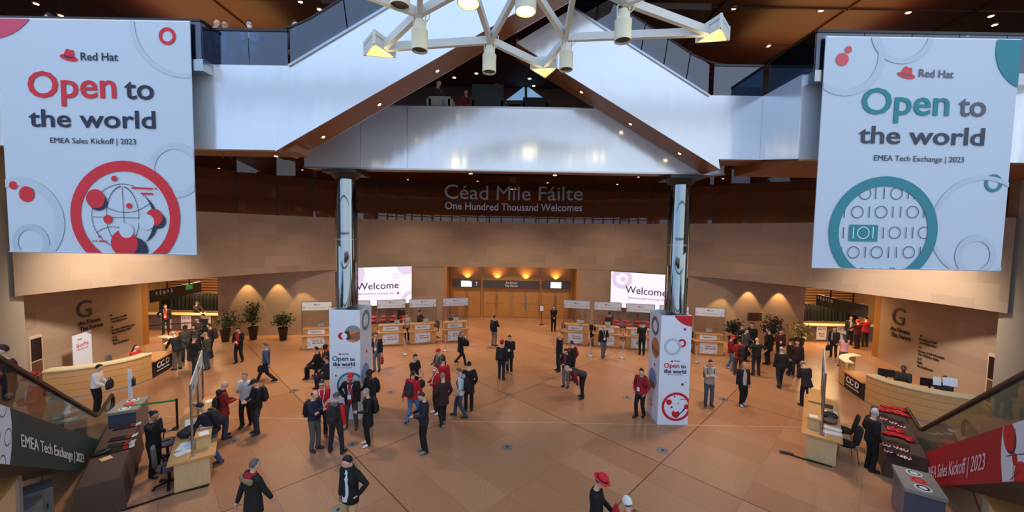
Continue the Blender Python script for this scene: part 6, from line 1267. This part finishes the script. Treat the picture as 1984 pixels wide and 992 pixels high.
# booth staff
for (x,y,fc,ps,lb,kw) in ((-7.0,23.9,10,'stand','staff member in black with dark curly hair behind the booth right of the left pylon',dict(top=K_,hair='afro',hc=K_,skin='m')),(-6.2,22.2,15,'phone','person in pale top working between the two booths left of the doors',dict(top=(196,190,188),H=1.62,hc=BR,hair='bun')),(-5.55,22.6,80,'reach','staff member in black standing sideways behind the second left booth',dict(top=(18,18,22),hc=K_)),(-3.6,23.05,10,'sit','seated staff member in black behind the first left booth from the doors',dict(top=(24,22,26),hc=BR,sit=True,seat=.62,hair='long')),
 (4.3,23.0,-25,'sit','staff member in white blouse and red apron seated behind the first right booth',dict(top=(226,206,200),hc=(84,40,34),sit=True,seat=.6,hair='short')),(4.95,22.3,-10,'phone','person with black hair sitting between the first two right booths',dict(top=(40,36,38),hc=K_,sit=True,seat=.5,hair='long')),(6.0,22.7,190,'fold','man in black top with his back turned behind the second right booth',dict(top=(18,18,22),hc=(34,26,24),H=1.82)),(10.25,21.35,0,'sit','dark haired person sitting low behind the rightmost booth',dict(top=(70,50,44),hc=(50,34,28),sit=True,seat=.42))):
    person(lb,V3((x,y,0)),fc,ps,pant=kw.pop('pant',K_),**kw)
    if kw.get('sit'): 
        q=V3((x,y,0)); t=thing('stool','stool of the '+lb.split(' behind')[0].split(' sitting')[0],'stool',q); h=kw['seat']; M().lathe([(.17,h-.06),(.19,h-.04),(.19,h),(.16,h+.01)],n=18).obj('seat',mat((40,36,36),.6),t); M().lathe([(.2,0),(.2,.02),(.03,.04),(.03,h-.06)],n=16).obj('pedestal',M_STEEL,t)
swivel('grey high-backed chair behind the second left booth',V3((-4.7,22.75,0)),2.6); swivel('grey high-backed chair behind the first right booth',V3((3.3,22.75,0)),2.9)
# escalator riders, galleries, lounge
Kl=V3((-12.0,10.72,0)); ul=V3((.618,-.786,0)); wl=V3((-.786,-.618,0))
e=lambda a,o_,dz=0:Kl+ul*a+wl*o_+V3((0,0,SLP*(math.ceil((a-.2)/.4)*.4+.2)+dz))
person('man in red fedora and red jacket riding the left escalator',e(2.05,.62),-25,'phone',H=1.72,top=(186,50,40),pant=(60,44,40),hat='fedora',hatc=(190,44,38),hc=BR,hp=16,lan=(220,210,210),bulk=1.05)
person('person in pale green coat with white sleeves holding the left escalator rail',e(1.0,.62),55,'rail',H=1.7,top=(150,146,120),sleeve=(226,228,232),pant=(84,66,54),hc=(54,40,34),hp=20)
person('person in maroon coat at the far left frame edge on the left escalator',e(4.0,.5),-20,'stand',H=1.76,top=(72,36,40),pant=(40,30,34),hc=(60,36,34))
for px,x,fc,ps,lb,kw,z in ((418,-7.75,60,'pocket','bald man in dark jacket with pale scarf on the left gallery',dict(top=(34,34,38),hair='bald',scarf=(150,150,136),hp=28),0),(437,-7.45,15,'pocket','bald man with glasses beside the scarfed man on the left gallery',dict(top=(40,44,62),shirt=(150,170,210),hair='sides',hc=GRH,glasses=True,H=1.68),0),(483,-6.85,35,'fold','person in white top and face mask with backpack straps on the left gallery',dict(top=(214,214,216),hc=(22,18,20),mask=True,pant=(90,110,130),H=1.72,bag=('backpack',(24,24,28),'black backpack of the masked person on the left gallery')),0),(568,-5.75,85,'stand','man in grey top about to ride up at the left gallery',dict(top=(70,70,78),hc=(50,36,32),H=1.76),0)):
    q=aty(px,30,10.75); person(lb,V3((q.x,10.75,ZG-.28)),fc,ps,**kw)
q=aty(100,18,10.75); person('dark haired man looking left above the left banner',V3((q.x,10.75,ZG-.28)),-75,'stand',top=K_,hc=(36,26,24),H=1.84)
q=aty(1745,40,10.75); person('bald bearded man in red top drinking from a white cup above the right banner',V3((q.x,10.75,ZG-.38)),-70,'cupR',top=(130,24,50),hair='bald',beard=(70,60,58),H=1.84,held=('cup','white cup of the man above the right banner'),hp=20,bag=('backpack',(120,24,40),'dark red backpack of the man above the right banner'))
q=aty(1972,60,10.75); person('person in black jacket at the far right edge above the right banner',V3((q.x,10.75,ZG-.38)),-60,'fold',top=K_,hc=(60,44,36),H=1.72)
person('person in blue jeans lounging in the pale armchair on the bridge',V3((-2.75,13.75,10.5)),60,'sit',sit=True,seat=.45,top=(24,24,26),pant=(90,130,160),hc=K_,skin='m'); person('person in red top sitting in the bridge lounge left of the dark sofa',V3((-1.8,14.3,10.5)),0,'sit',sit=True,seat=.45,top=(130,24,32),hc=K_,H=1.6); person('person in brown top sitting on the dark sofa in the bridge lounge',V3((-.7,13.95,10.5)),80,'sit',sit=True,seat=.45,top=(96,70,56),hc=BR)
finish_people()
for o in list(COL.objects):
    if o.type=='MESH' and o.data.users==0: bpy.data.objects.remove(o)

t=thing('armchair','dark padded seat under the red topped person in the bridge lounge','armchair',(-1.8,14.4,10.5)); M().bb(-.28,.28,-.3,.25,.1,.44).obj('cushion',mat((40,30,30),.8),t); M().bb(-.24,.24,-.26,.2,0,.1).obj('plinth',M_BLACK,t)
